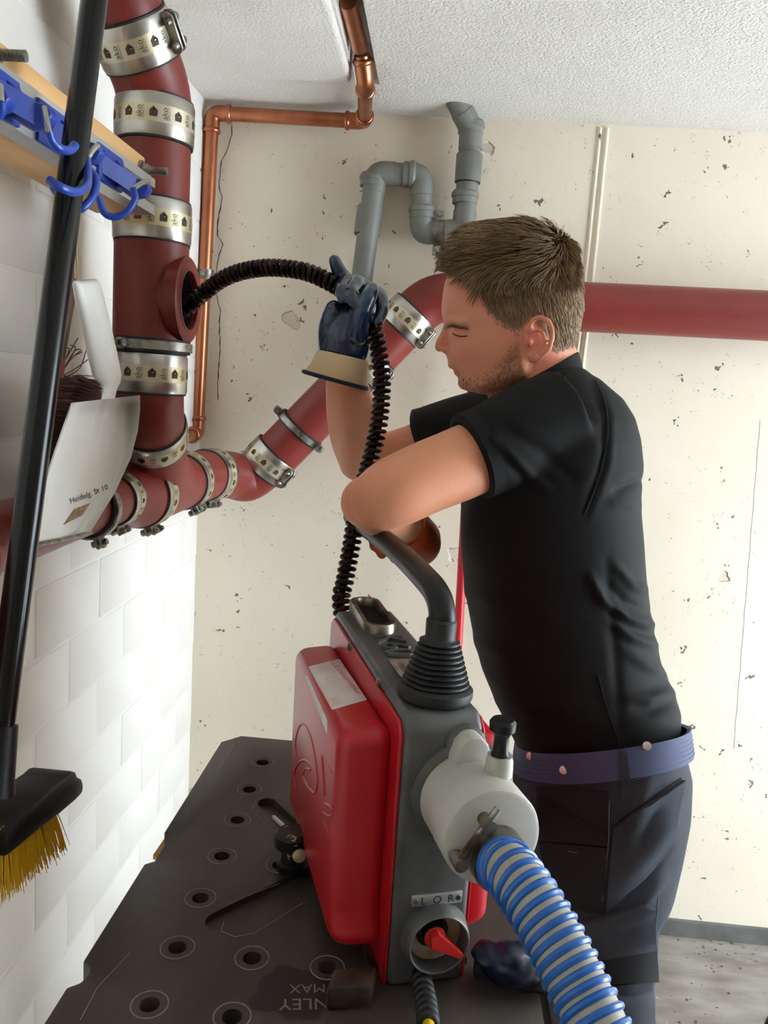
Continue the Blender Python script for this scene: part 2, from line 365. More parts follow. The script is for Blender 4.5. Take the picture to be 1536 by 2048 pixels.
# joints, ridges and the crack of the back wall
m = MB()
for dx, w in ((-.008, .005), (.009, .006)):
    P = [W(1207, 256, YB), W(1168, 640, YB), W(1150, 800, YB), W(1110, 1300, YB), W(1090, 1860, YB)]
    m.tube([p+npa((dx+.0012*math.sin(i*3.1), 0, 0)) for i, p in enumerate(resample(P, 40))], w, 8)
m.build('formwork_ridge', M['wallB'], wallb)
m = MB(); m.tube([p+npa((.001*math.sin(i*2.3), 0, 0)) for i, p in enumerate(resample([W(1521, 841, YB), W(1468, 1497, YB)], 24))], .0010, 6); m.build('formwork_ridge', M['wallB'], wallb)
ck = [(442, 243), (463, 250), (464, 268), (455, 300), (443, 322), (440, 350), (438, 375), (444, 395), (440, 420), (436, 440), (434, 470), (446, 488), (438, 510), (434, 530), (432, 560), (434, 595), (441, 620), (438, 645), (440, 680), (440, 700), (437, 740), (435, 770), (436, 800)]
P = [W(x, y, YB-.0004) for x, y in ck]; Q = resample(P, 130); m = MB(); L = []; R_ = []
for i, p in enumerate(Q):
    j = noise.noise((i*.45, 1.2, 0))*.0022; w = .0007+.0012*abs(noise.noise((i*.2, 5, 2))); L.append(p+npa((j-w, 0, 0))); R_.append(p+npa((j+w, 0, 0)))
n = len(L); m.add(L+R_, [(i, i+1, n+i+1, n+i) for i in range(n-1)]); m.build('crack', M['dark'], wallb, smooth=False)
# grey strip along the foot of the back wall
struct(MB().box((XL, YB-.012, 0), (RX, YB, .046)).build('baseboard_back', M['greystrip'], smooth=False))
# painted brick courses of the left wall, one object for each brick
z0 = W(380, 1110, YB)[2]; CH = .1215
bm_ = MB().box((-.006, -.1205, -.0580), (0, .1205, .0580)).bevel(.0028, 2); bme = bm_.mesh('brick'); bme.materials.append(M['wallL'])
for k in range(-12, 9):
    zc = z0+CH*(k+.5)
    if zc-.05 < 0 or zc+.05 > ZC: continue
    off = .0 if k % 2 else .125
    y = YB-.005+off
    while y > .62:
        lo, hi = max(y-.246, .62), min(y-.005, YB)
        if hi-lo > .05:
            o = bpy.data.objects.new('brick', bme); COL.objects.link(o); o.parent = walll
            o.location = (XL+random.uniform(-.0005, .0005), (lo+hi)/2, zc); o.scale = (1, (hi-lo)/.241, 1)
        y -= .25
# ================================================================== red cast iron drain
def frame(d):
    d = unit(d); ref = npa((0, 0, 1)) if abs(d[2]) < .9 else npa((0, 1, 0))
    u = unit(np.cross(ref, d)); return d, u, np.cross(d, u)
PR = .0575
drain = thing('drain_pipe', 'dark red cast iron drain pipe with steel couplings along both walls', 'pipe', (-.485, 1.34, 1.0))
def coupling(c, d, R=PR+.0035, L=.062, bolt=None, ph=0., parent=drain, narrow=False):
    c = npa(c); d, u, w = frame(d)
    o = MB().lathe(c, d, [(-L/2, R-.004), (-L/2, R), (-L/2+.004, R+.0012), (L/2-.004, R+.0012), (L/2, R), (L/2, R-.004)], 48, cap=False).build('coupling', M['steel'], parent)
    m = MB()
    for s in (-1, 1): m.lathe(c+d*s*(L/2), d*s, [(-.004, R-.001), (.003, R-.0006), (.004, R-.004)], 40, cap=False)
    m.build('gasket', M['rubber'], o)
    rr = R+.0016; hw = .013 if not narrow else .009
    def on(a, v, k=0.): return c+d*v+(rr+k)*(math.cos(a)*u+math.sin(a)*w)
    m = MB(); n = 60; m.rings([[on(2*math.pi*i/n, -hw) for i in range(n)], [on(2*math.pi*i/n, hw) for i in range(n)]], False); m.build('label_strip', M['stripY'], o)
    m = MB(); un = 10; st = 2*math.pi/un; sc = hw/.013
    for i in range(un):
        a0 = ph+i*st; f = lambda x, y, a0=a0: on(a0+x/rr, y, .0003)
        hx = [(-.0062, -.006), (.0052, -.006), (.0062, -.001), (.0062, .003), (0, .0088), (-.0062, .003)]
        hole = [(.0015+.0022*math.cos(t), .0022+.0022*math.sin(t)) for t in (math.pi*2*k/6 for k in range(6))]
        V = [f(x*sc, y*sc) for x, y in hx+hole]; m.add(V, [(k, (k+1) % 6, 6+(k+1) % 6, 6+k) for k in range(6)])
        letter(m, 'ako', .0125*sc, lambda s, t, a0=a0: on(a0+st*.46-(t-.003)/rr, s, .0003)); letter(m, 'SMU-CV', .0052*sc, lambda s, t, a0=a0: on(a0+st*.46+(.0072-t)/rr, s, .0003))
    m.build('print', M['ink'], o, fix=False)
    if bolt is not None:
        b = unit(npa(bolt)-d*(npa(bolt)@d)); e = np.cross(d, b); q = c+b*(R+.008)
        m = MB()
        for s in (-1, 1): m.prism([q+d*(x*L*.46)+e*(s*.004)-b*.009+b*y for x, y in ((-1, 0), (1, 0), (1, .012), (.8, .018), (-.8, .018), (-1, .012))], e*s*.004)
        m.bevel(.0015, 1).build('clamp_lug', M['zinc'], o)
        for x in (-.26, .26):
            MB().lathe(q+d*(x*L)+b*.001-e*.016, e, [(0, .0035), (.005, .0062), (.007, .0062), (.007, .003), (.027, .003), (.027, .0062), (.033, .0062), (.034, .004)], 12).build('bolt', M['zinc'], o)
    return o
def pipe(P, r=PR, name='pipe', rad=None): return MB().tube(P, r if rad is None else rad, 40).build(name, M['castiron'], drain)
SXp, SYp = -.485, 1.34
# the stack
topP = [npa((SXp, SYp, 1.80)), npa((SXp, SYp, 1.875)), WX(284, 82, SXp), WX(250, -70, SXp), WX(225, -220, SXp)]
b1 = fillet([npa((SXp, SYp, 1.79)), npa((SXp, SYp, 1.872)), npa((SXp-.016, 1.292, 1.932))], .09)
pipe(b1, name='bend'); dtop = unit(b1[-1]-b1[-2])
b2 = fillet([b1[-1], b1[-1]+dtop*.05, b1[-1]+dtop*.06+npa((-.012, -.035, .10)), b1[-1]+dtop*.06+npa((-.012, -.05, .2))], .09)
pipe(b2, name='bend')
coupling(b1[-1]+dtop*.002, dtop, bolt=(.9, -.25, .1), ph=.15)
coupling((SXp, SYp, 1.826), (0, 0, 1), ph=.0)
pipe([npa((SXp, SYp, z)) for z in (1.79, 1.69)])
coupling((SXp, SYp, 1.674), (0, 0, 1), ph=.3)
# access piece with its open inspection mouth
zt = 1.555
m = MB().tube([npa((SXp, SYp, z)) for z in (1.665, 1.45)], PR+.002, 48)
m.lathe((SXp+.02, SYp, zt), (1, 0, 0), [(0, .05), (.018, .056), (.022, .066), (.043, .069), (.045, .066)], 40)
cut = MB().lathe((SXp+.012, SYp, zt), (1, 0, 0), [(0, .047), (.12, .047)], 36); cme = cut.mesh('tmpcut', smooth=False); co = bpy.data.objects.new('tmpcut', cme); COL.objects.link(co)
m = evaluated(m, [('BOOLEAN', dict(object=co, operation='DIFFERENCE', solver='EXACT', use_self=True))]); bpy.data.objects.remove(co); bpy.data.meshes.remove(cme)
acc = m.build('access_pipe', M['castiron'], drain, ang=30)
MB().tube([npa((SXp+.0645, SYp+.049*math.cos(t), zt+.049*math.sin(t))) for t in (2*math.pi*k/40 for k in range(40))], .0025, 8, closed=True).build('mouth_rim', M['castiron'], acc)
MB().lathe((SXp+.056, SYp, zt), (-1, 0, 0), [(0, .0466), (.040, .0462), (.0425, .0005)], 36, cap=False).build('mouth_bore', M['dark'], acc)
def ringclamp(c, d, ears, R=PR+.005, w=.022, parent=drain):
    c = npa(c); d = unit(d); o = MB().lathe(c, d, [(-w/2, R-.005), (-w/2, R), (w/2, R), (w/2, R-.005)], 48, cap=False).build('pipe_clamp', M['rubber'], parent)
    MB().lathe(c, d, [(-w/2+.004, R-.001), (-w/2+.004, R+.0035), (w/2-.004, R+.0035), (w/2-.004, R-.001)], 48, cap=False).build('clamp_band', M['zinc'], o)
    for e in ears:
        b = unit(npa(e)-d*(npa(e)@d)); s = np.cross(d, b); q = c+b*(R+.009)
        m = MB()
        for k in (-1, 1): m.prism([q+d*x*.009+s*(k*.002)+b*y for x, y in ((-1, -.019), (1, -.019), (1, .006), (.6, .011), (-.6, .011), (-1, .006))], s*k*.004)
        m.bevel(.001, 1).build('clamp_ear', M['zinc'], o); MB().lathe(q-s*.012+b*.002, s, [(0, .005), (.004, .005), (.004, .003), (.02, .003), (.02, .0055), (.025, .0055)], 10).build('bolt', M['zinc'], o)
    return o
ringclamp((SXp, SYp, 1.478), (0, 0, 1), [(-.35, -1, 0)], R=PR+.008)
coupling((SXp, SYp, 1.433), (0, 0, 1), ph=.1)
# lower bend into the branch piece on the run along the left wall
RXp, RZ = -.53, 1.213
pb = [npa((SXp, SYp, 1.44)), npa((SXp, SYp, 1.375)), npa((-.515, 1.47, 1.265)), npa((RXp, 1.60, RZ))]
lb = list(resample(fillet(pb, .13, 14), 80)); pipe([p for p in lb if p[1] < 1.42], name='bend')
ki = min(range(80), key=lambda i: abs(PX(lb[i])[1]-864)); cb = lb[ki]; db = unit(lb[ki+1]-lb[ki-1])
coupling(cb, db, ph=.5, L=.05)
yA, yB, yC, yD = (WX(x, y, RXp+q)[1] for x, y, q in ((340, 972, .05), (414, 957, .05), (280, 985, .04), (228, 1004, .04)))
m = MB(); m.tube(lb[ki-3:], PR, 40); m.tube([npa((RXp, y, RZ)) for y in (yA-.03, yA+.03, yB-.05, yB+.03)], PR, 40)
m.build('branch', M['castiron'], drain)
coupling((RXp, yA, RZ+.001), (0, 1, 0), bolt=(.3, 0, -1), ph=.2, L=.05); coupling((RXp, yB, RZ), (0, 1, 0), bolt=(.55, 0, -1), ph=.4, L=.05)
# reducer and the smaller pipe coming towards the viewer
SR = .041
MB().tube([npa((RXp, yA-.01, RZ)), npa((RXp, yA-.04, RZ)), npa((RXp, yA-.07, RZ+.006)), npa((RXp, yC, RZ+.008))], [PR-.001, PR-.001, SR+.008, SR+.004], 40).build('reducer', M['castiron'], drain)
MB().tube([npa((RXp, y, RZ+.008)) for y in (yC+.03, 1.1)], SR, 36).build('pipe', M['castiron'], drain)
coupling((RXp, yC, RZ+.008), (0, 1, 0), R=SR+.004, L=.045, bolt=(.1, 0, -1), narrow=True)
ringclamp((RXp, yD, RZ+.008), (0, 1, 0), [(.35, 0, -1)], R=SR+.006, w=.024)
MB().tube([npa((RXp, 1.12, RZ+.008)), npa((RXp, .90, RZ+.008)), npa((RXp, .86, RZ+.006)), npa((RXp, .80, RZ+.004)), npa((RXp, .4, RZ+.002))], [SR, SR+.002, PR, PR, PR], 40).build('reducer', M['castiron'], drain)
coupling((RXp, .82, RZ+.005), (0, 1, 0), L=.05)
# round the corner and up the back wall
BY = 2.0
w1, w2, w3, w4 = W(486, 957, BY), W(560, 895, BY), W(852, 596, BY), W(1536, 632, BY)
w3 = W(858, 600, BY); w2 = W(505, 950, BY)
e1 = unit(W(640, 805, BY)-W(540, 915, BY))
pe = W(545, 917, BY)
cor = list(resample(crom([npa((RXp, yB+.01, RZ)), npa((RXp, 1.80, RZ-.002)), npa((RXp+.010, 1.88, RZ-.006)), npa((-.495, 1.95, RZ-.012)), W(492, 957, BY-.01), W(520, 940, BY), pe], 10), 90))
kc_ = min(range(20, 88), key=lambda i: abs(PX(cor[i])[0]-420)); pipe(cor[:kc_+2], name='bend'); pipe(cor[kc_-1:], name='bend')
coupling(cor[kc_], cor[kc_+1]-cor[kc_-1], bolt=(.1, -.35, -1), ph=.2, L=.055)
coupling(W(538, 921, BY), e1, bolt=(.8, -.5, -.8), ph=.0)
bend2 = fillet([W(790, 667, BY), W(868, 590, BY), W(960, 603, BY)], .13)
pipe([pe-e1*.01, W(738, 722, BY)]); pipe([W(730, 730, BY), W(806, 652, BY)])
pipe(bend2, name='bend'); we_ = W(940, 603, BY); wd_ = W(1640, 637, BY)-we_; pipe([we_, we_+wd_*((RX-we_[0])/wd_[0])])
ringclamp(W(600, 858, BY), e1, [(-.6, -.3, .6), (.6, -.3, -.6)])
coupling(W(734, 726, BY), e1, bolt=(.7, -.5, -.5), ph=.3); coupling(W(813, 641, BY), e1, bolt=(.8, -.4, -.8), ph=.12)
coupling(W(965, 604, BY), (1, 0, .02), ph=.2)
# ================================================================== copper pipe
CR = .0165
cu = thing('copper_pipe', 'bright copper water pipe running up the corner and into the ceiling slot', 'pipe', W(400, 800, 2.05))
CY = 2.05
A = [W(352, 872, CY), W(394, 868, CY), W(425, 226, CY), W(729, 243, CY), WZ(731, 165, ZC-.03), WZ(724, 110, ZC+.012), WZ(690, -20, ZC+.03), WZ(660, -160, ZC+.03)]
A[0] = A[1]+npa((-.004, -.30, -.004))
def seg(a, b, s0, s1): d = unit(b-a); return [a+d*s0, b-d*s1]
E_ = .034
for i in (0, 1, 2, 3, 5, 6): MB().tube(seg(A[i], A[i+1], E_ if i else 0, E_ if i < 6 else 0), CR, 24).build('pipe', M['copper'], cu)
for i in (1, 2, 3, 4):
    d0, d1 = unit(A[i]-A[i-1]), unit(A[i+1]-A[i]); P = fillet([A[i]-d0*E_*1.25, A[i], A[i]+d1*E_*1.25], .034, 10)
    o = MB().tube(P, CR+.0022, 24).build('elbow', M['copper'], cu)
    m = MB()
    for p, d in ((A[i]-d0*E_*1.2, d0), (A[i]+d1*E_*1.2, d1)):
        m.tube([p-d*.006, p-d*.004, p, p+d*.004, p+d*.006], [CR+.002, CR+.0045, CR+.0055, CR+.0045, CR+.002], 24)
    m.build('press_collar', M['copper'], o)
MB().tube(seg(A[4], A[5], .01, .0), CR, 24).build('pipe', M['copper'], cu)
cc = W(411, 549, CY); o = MB().lathe(cc, (-.02, 0, 1), [(-.011, CR-.001), (-.011, CR+.005), (.011, CR+.005), (.011, CR-.001)], 28, cap=False).build('pipe_clamp', M['zinc'], cu)
MB().lathe(cc, (-1, 0, 0), [(CR, .004), (cc[0]-XL, .004)], 10).build('threaded_rod', M['zinc'], o); MB().lathe(cc, (0, -1, 0), [(CR+.003, .007), (CR+.010, .006)], 8).build('bolt', M['zinc'], o)
# ================================================================== grey waste trap
GY, GR = 2.045, .0262
gt = thing('waste_trap', 'grey plastic waste pipe looping in a trap from the ceiling', 'pipe', W(840, 470, GY))
G = [W(900, 176, GY-.045), W(943, 258, GY), W(927, 462, GY), W(842, 466, GY), W(845, 352, GY), W(752, 346, GY), W(704, 705, GY-.02)]
def socket(p, d, L=.03, name='socket'):
    d = unit(d); MB().lathe(p, d, [(0, GR), (0, GR+.004), (L*.45, GR+.004), (L*.5, GR+.0068), (L*.8, GR+.0068), (L*.88, GR+.004), (L, GR+.003), (L, GR-.002)], 32, cap=False).build(name, M['greyp'], gt)
for i in range(6): MB().tube(seg(G[i], G[i+1], .03 if i else 0, .03 if i < 5 else 0), GR, 30).build('pipe', M['greyp'], gt)
for i in range(1, 6):
    d0, d1 = unit(G[i]-G[i-1]), unit(G[i+1]-G[i])
    MB().tube(fillet([G[i]-d0*.046, G[i], G[i]+d1*.046], .04 if i > 1 else .06, 10), GR+.0018, 30).build('elbow', M['greyp'], gt)
dd = lambda a, b: unit(npa(b)-npa(a))
socket(W(941, 268, GY), dd(G[2], G[1])); socket(W(929, 408, GY), dd(G[2], G[1])); socket(W(843, 437, GY), dd(G[3], G[4])); socket(W(808, 349, GY), dd(G[5], G[4])); socket(W(744, 375, GY), dd(G[6], G[5]))
for c, d, L in ((W(935, 365, GY), dd(G[2], G[1]), .062), (W(733, 470, GY), dd(G[6], G[5]), .064)):
    MB().lathe(c, d, [(0, GR-.002), (0, GR+.005), (L, GR+.0055), (L+.006, GR+.001)], 32, cap=False).build('sleeve', M['greyp'], gt)
    MB().lathe(c, -npa(d), [(-.001, GR+.004), (.002, GR+.003), (.0025, GR-.001)], 32, cap=False).build('gasket', M['rubber'], gt)
pc = W(876, 467, GY); o = MB().lathe(pc, dd(G[3], G[2]), [(-.012, GR+.001), (-.012, GR+.004), (.012, GR+.004), (.012, GR+.001)], 32, cap=False).build('pipe_clamp', M['zinc'], gt)
for s in (-1, 1):
    MB().box(tuple(pc+npa((-.011, -.006, s*.041-.012))), tuple(pc+npa((.011, -.001, s*.041+.012)))).bevel(.003, 2).build('clamp_ear', M['zinc'], o); MB().lathe(pc+npa((0, -.006, s*.043)), (0, -1, 0), [(0, .005), (.004, .005), (.005, .003)], 8).build('bolt', M['zinc'], o)
# ================================================================== tool rail with hooks
rail = thing('tool_rail', 'pine board with aluminium rail and blue tool hooks on the left wall', 'tool rack', (-.49, .9, 1.66))
MB().box((-.53, .45, 1.662), (-.455, 1.222, 1.744)).bevel(.003, 2).build('board', M['wood'], rail)
m = MB(); pr = [(-.455, 1.658), (-.43, 1.658), (-.43, 1.672), (-.433, 1.672), (-.433, 1.661), (-.452, 1.661), (-.452, 1.705), (-.433, 1.705), (-.433, 1.696), (-.43, 1.696), (-.43, 1.708), (-.455, 1.708)]
m.prism([npa((x, .42, z)) for x, z in pr], (0, .775, 0)); m.build('aluminium_profile', M['alu'], rail, smooth=False)
for yb in (1.205, .80):
    c = npa((-.455, yb, 1.722)); o = MB().lathe(c, (1, 0, 0), [(0, .014), (.003, .014), (.003, .003), (.004, .003)], 20).build('washer', M['zinc'], rail)
    MB().lathe(c, (1, 0, 0), [(.003, .0095), (.0045, .010), (.011, .010), (.0125, .009)], 6).build('nut', M['zinc'], o)
    m = MB(); m.tube([c+npa((.0005*k, 0, 0)) for k in range(0, 80, 2)], [.0055 if k % 4 else .0048 for k in range(0, 80, 2)], 12); m.build('threaded_rod', M['zinc'], o)
    MB().lathe((-.53, yb, 1.722), (-1, 0, 0), [(-.01, .006), (-XL-.53, .006)], 12).build('threaded_rod', M['zinc'], o)
def holder(px, py):
    p = WX(px, py, -.388); y = p[1]; z = 1.680; zn = p[2]-.003
    m = MB(); m.box((-.436, y-.052, z-.021), (-.426, y+.022, z+.021)); m.bevel(.002, 2)
    q = MB().prism([npa((x, y+.012, zz)) for x, zz in ((-.428, z-.017), (-.428, z+.017), (-.405, zn+.013), (-.388, zn+.009), (-.382, zn), (-.388, zn-.009), (-.405, zn-.013))], (0, -.017, 0)); q.bevel(.003, 2); m.add(q.v, q.f)
    m.prism([npa((-.427, y-.045, z-.012)), npa((-.427, y-.004, z-.012)), npa((-.398, y-.004, zn-.010))], (0, 0, .022))
    for yy in (-.040, .016): m.lathe((-.427, y+yy, z+.012), (1, 0, 0), [(0, .0032), (.003, .003), (.0032, .001)], 8)
    return m.build('hook_holder', M['bluep'], rail), y, z
def wirehook(o, metal, blue):
    MB().tube(crom(metal, 5), .0028, 10).build('chrome_pin', M['steel'], o); MB().tube(crom(blue, 6), .0042, 10).build('wire_hook', M['bluec'], o)
o, y, z = holder(96, 225); wirehook(o, [W(88, 215, y-.03), W(94, 245, y-.035), W(99, 266, y-.035)], [W(97, 262, y-.035), W(104, 282, y-.03), W(122, 298, y-.02), W(140, 300, y), W(150, 290, y+.01)])
o, y, z = holder(194, 300)
wirehook(o, [W(196, 291, y-.03), W(186, 300, y-.04), W(172, 322, y-.05)], [W(173, 318, y-.05), W(176, 350, y-.07), W(172, 372, y-.10), W(150, 384, y-.13), W(120, 374, y-.15), W(98, 360, y-.15)])
MB().tube(crom([W(180, 340, y-.03), W(192, 362, y-.04), W(184, 395, y-.05), W(160, 418, y-.06), W(138, 415, y-.05), W(118, 392, y-.04), W(106, 374, y-.04)], 6), .0042, 10).build('wire_hook', M['bluec'], o)
o, y, z = holder(292, 372); wirehook(o, [W(300, 362, y-.03), W(284, 366, y-.035), W(263, 380, y-.04)], [W(266, 376, y-.04), W(270, 398, y-.04), W(255, 422, y-.045), W(230, 434, y-.05), W(208, 425, y-.055), W(196, 392, y-.06)])
o, y, z = holder(10, 190); wirehook(o, [W(0, 170, y-.03), W(2, 205, y-.035)], [W(2, 200, y-.035), W(0, 225, y-.03), W(-20, 240, y-.03)])
# ================================================================== black broom
BX = -.385
h0, h1 = WX(200, -90, BX), WX(-14, 1560, BX)
broom = thing('broom', 'black broom with yellow bristles hanging by its long handle from a blue hook', 'broom', h1)
MB().tube([h0, h1], .0132, 28).build('handle', M['blackgloss'], broom)
hx = -.40; hp = [(-90, 1660), (-30, 1600), (20, 1562), (45, 1545), (56, 1535), (66, 1534), (70, 1545), (80, 1549), (84, 1562), (82, 1578), (66, 1593), (30, 1620), (0, 1640), (-90, 1705)]
MB().prism([WX(x, y, hx-.022) for x, y in hp], (.05, 0, 0)).bevel(.004, 2).build('broom_head', M['blackpl'], broom)
m = MB(); MB().tube([h1+(h0-h1)*.06, h1, WX(-18, 1590, BX)], [.016, .019, .021], 20).build('socket', M['blackpl'], broom)
for k in range(1500):
    t = random.random(); row = random.randint(0, 6); s = int(t*11)/11+random.uniform(0, .062)
    a = WX(-90+160*s, 1688-105*s, hx)+npa((-.018+row*.006, 0, 0)); tip = WX(-110+205*s+random.gauss(0, 4), 1850-165*s+random.gauss(0, 7), hx)+npa((-.024+row*.008, 0, 0))
    bmid = a*.5+tip*.5+npa((random.gauss(0, .001), random.gauss(0, .001), .0))
    m.tube([a, bmid, tip], [.0008, .0007, .0004], 3)
o = m.build('bristles', M['bristleY'], broom, fix=False); o['kind'] = 'stuff'
# ================================================================== dustpan and hand brush
DX = -.452
pan = thing('dustpan', 'white enamelled dustpan hanging in front of the red pipe', 'dustpan', WX(115, 1078, DX))
Lf = [(146, 806), (130, 850), (112, 902), (90, 970), (72, 1030), (57, 1091)]; Rt = [(280, 791), (280, 820), (276, 862), (262, 915), (230, 985), (181, 1064)]
nv, nu = 30, 20; T = []; B = []
for j in range(nv+1):
    t = j/nv; l = [np.interp(t, np.linspace(0, 1, 6), [p[k] for p in Lf]) for k in (0, 1)]; r = [np.interp(t, np.linspace(0, 1, 6), [p[k] for p in Rt]) for k in (0, 1)]
    for i in range(nu+1):
        s = i/nu; e = max(abs(2*s-1)-.62, 0)/.38
        up = .026*e*e*(1-.6*t)+.026*max(0, 1-t/.14)**2+.005*math.exp(-((s-.50-.06*t)/.03)**2)*(1-t*.8)-.004*math.exp(-((s-.70-.04*t)/.05)**2)
        p = WX(l[0]+(r[0]-l[0])*s, l[1]+(r[1]-l[1])*s, DX+up); T.append(p); B.append(p-npa((.0022, 0, 0)))
m = MB(); n = len(T); F = []
for j in range(nv):
    for i in range(nu): a = j*(nu+1)+i; F += [(a, a+1, a+nu+2, a+nu+1), (n+a, n+a+nu+1, n+a+nu+2, n+a+1)]
rg = [i for i in range(nu+1)]+[j*(nu+1)+nu for j in range(1, nv+1)]+[nv*(nu+1)+i for i in range(nu-1, -1, -1)]+[j*(nu+1) for j in range(nv-1, 0, -1)]
F += [(rg[k], rg[(k+1) % len(rg)], rg[(k+1) % len(rg)]+n, rg[k]+n) for k in range(len(rg))]
m.add(T+B, F); panT = bvh(m); m.build('pan', M['whiteenamel'], pan, ang=60)
MB().tube([WX(57, 1092, DX+.004), WX(118, 1081, DX+.003), WX(182, 1065, DX+.004)], .0028, 8).build('lip', M['zinc'], pan)
R = []
for k, (x, y, w, d) in enumerate(((170, 560, 22, .004), (173, 566, 23, .010), (180, 600, 23, .012), (192, 650, 23, .013), (206, 710, 23, .013), (215, 752, 23, .012), (221, 766, 17, .008), (220, 778, 13, .005), (216, 800, 13, .003))):
    c = WX(x, y, DX+.012); u = WX(x+1, y-.12, DX+.012)-WX(x, y, DX+.012); R.append([c+u*w*math.cos(a)+npa((1, 0, 0))*d*math.sin(a) for a in (2*math.pi*q/20 for q in range(20))])
MB().rings(R).build('handle', M['whiteenamel'], pan, ang=60)
MB().tube(crom([WX(150, 556, DX+.012), WX(147, 500, DX+.02), WX(150, 440, DX+.03), WX(153, 505, DX+.018), WX(156, 556, DX+.012)], 6), .0011, 6).build('hanging_string', M['string'], pan)
m = MB(); patch(m, panT, [(148, 1018), (180, 1006), (164, 1030), (126, 1050)], 6, 6, .0004, .0003); m.build('tape_remnant', mat('tan_tape', (170, 142, 100), .6, rgb2=(130, 108, 76), vs=60), pan)
def quad_letter(mb, tree, txt, q, size_ratio=1., off=.0008):
    """lettering on a surface between four points of the photograph (left base, right base, right top, left top)"""
    V, F = glyphs(txt, 1., 'LEFT'); A_ = np.array(V); lo, hi = A_.min(0), A_.max(0); P = []
    for u, v in V:
        s, t = (u-lo[0])/(hi[0]-lo[0]), (v-0)/.72
        x = (1-s)*(1-t)*q[0][0]+s*(1-t)*q[1][0]+s*t*q[2][0]+(1-s)*t*q[3][0]; y = (1-s)*(1-t)*q[0][1]+s*(1-t)*q[1][1]+s*t*q[2][1]+(1-s)*t*q[3][1]
        P.append(onto(tree, x, y, off))
    F = [f for f in F if all(P[i] is not None for i in f)]; P = [p if p is not None else npa((0, 0, 0)) for p in P]
    us = sorted({i for f in F for i in f}); ix = {a: k for k, a in enumerate(us)}
    return mb.add([P[i] for i in us], [tuple(ix[i] for i in f) for f in F])
m = MB(); quad_letter(m, panT, 'Heidelg. St 10', [(140, 1008), (216, 978), (213, 968), (138, 996)]); m.build('handwriting', M['blackink'], pan, fix=False)
brush = thing('hand_brush', 'hand brush with brown wooden handle and dark red bristles behind the dustpan', 'brush', WX(110, 750, -.50))
HX = -.505
def hb(x, y, r): return (WX(x, y, HX), r)
MB().cap_chain([hb(138, 556, .0095), hb(134, 590, .011), hb(124, 660, .0095), hb(114, 715, .0105)], 16).build('handle', M['oldwood'], brush)
MB().cap_chain([hb(113, 722, .0112), hb(108, 752, .012)], 16).build('handle_tip', M['redlac'], brush)
MB().prism([WX(x, y, HX-.016) for x, y in ((96, 748), (118, 752), (60, 960), (34, 966), (30, 950))], (.03, 0, 0)).bevel(.006, 2).build('brush_back', M['oldwood'], brush)
m = MB()
for k in range(1700):
    t = random.random(); w = random.gauss(0, .008); a = WX(108-60*t, 756+200*t, HX+w); tip = WX(206-70*t+random.gauss(0, 7), 768+225*t+random.gauss(0, 6), HX+w*1.5)
    m.tube([a, a*.5+tip*.5+npa((0, random.gauss(0, .003), random.gauss(.004, .003))), tip], [.0008, .0008, .0005], 3)
for x0, y0, x1, y1, x2, y2 in ((118, 752, 150, 700, 141, 690), (120, 752, 147, 705, 160, 698), (122, 750, 140, 720, 163, 700), (118, 750, 138, 700, 128, 698), (120, 754, 150, 738, 188, 710), (126, 756, 160, 735, 178, 680), (116, 748, 130, 720, 156, 676), (118, 754, 144, 716, 164, 704)):
    m.tube(crom([WX(x0, y0, HX), WX(x1, y1, HX+.004), WX(x2, y2, HX+.006)], 5), .0008, 4)
o = m.build('bristles', M['bristleR'], brush, fix=False); o['kind'] = 'stuff'
# ================================================================== work table
TZ = .85
table = thing('work_table', 'black folding workbench with drilled resin top under the red machine', 'table', (-.05, .8, 0))
n1, n2 = WZ(333, 1668, TZ)[1], WZ(278, 1722, TZ)[1]; n3, n4 = WZ(170, 1928, TZ)[1], WZ(146, 1966, TZ)[1]
xl = -.312; nd = .013
outl = [(xl, .34), (xl, n4-.006), (xl+nd*.75, n4+.002), (xl+nd, (n3+n4)/2), (xl+nd*.75, n3-.002), (xl, n3+.004), (xl, n2-.004), (xl+nd*.75, n2+.004), (xl+nd*.75, n1-.003), (xl, n1+.004), (xl, 1.228), (xl+.026, 1.258), (.143, 1.258), (.143, .34)]
m = MB().prism([npa((x, y, TZ-.042)) for x, y in outl], (0, 0, .042)); m.bevel(.0025, 2)
holes = [(525, 1525), (499, 1579), (475, 1640), (444, 1712), (401, 1796), (355, 1895), (299, 2009), (504, 1916), (464, 2033), (655, 1935), (560, 1730), (250, 2130), (420, 2150)]
cut = MB()
for x, y in holes: cut.lathe(WZ(x, y, TZ)-npa((0, 0, .06)), (0, 0, 1), [(0, .0095), (.1, .0095)], 20)
def trough(a, b, w, dep):
    a, b = WZ(*a, TZ), WZ(*b, TZ); d = unit(b-a); e = npa((-d[1], d[0], 0)); P = []
    for k in range(9): t = math.pi*(.5+k/8); P.append(a+(d*math.cos(t)+e*math.sin(t))*w)
    for k in range(9): t = math.pi*(-.5+k/8); P.append(b+(d*math.cos(t)+e*math.sin(t))*w)
    cut.prism([p-npa((0, 0, dep)) for p in P], (0, 0, dep+.02)); return P
tr1 = trough((440, 1842), (640, 1742), .016, .007); tr2 = trough((534, 1606), (640, 1705), .013, .010)
cme = cut.mesh('tmpcut', smooth=False); co = bpy.data.objects.new('tmpcut', cme); COL.objects.link(co)
m = evaluated(m, [('BOOLEAN', dict(object=co, operation='DIFFERENCE', solver='EXACT'))]); bpy.data.objects.remove(co); bpy.data.meshes.remove(cme)
top = m.build('table_top', M['tabletop'], table, ang=30)
MB().box((.149, .34, TZ-.042), (.186, .80, TZ)).bevel(.0025, 2).build('front_jaw', M['tabletop'], table)
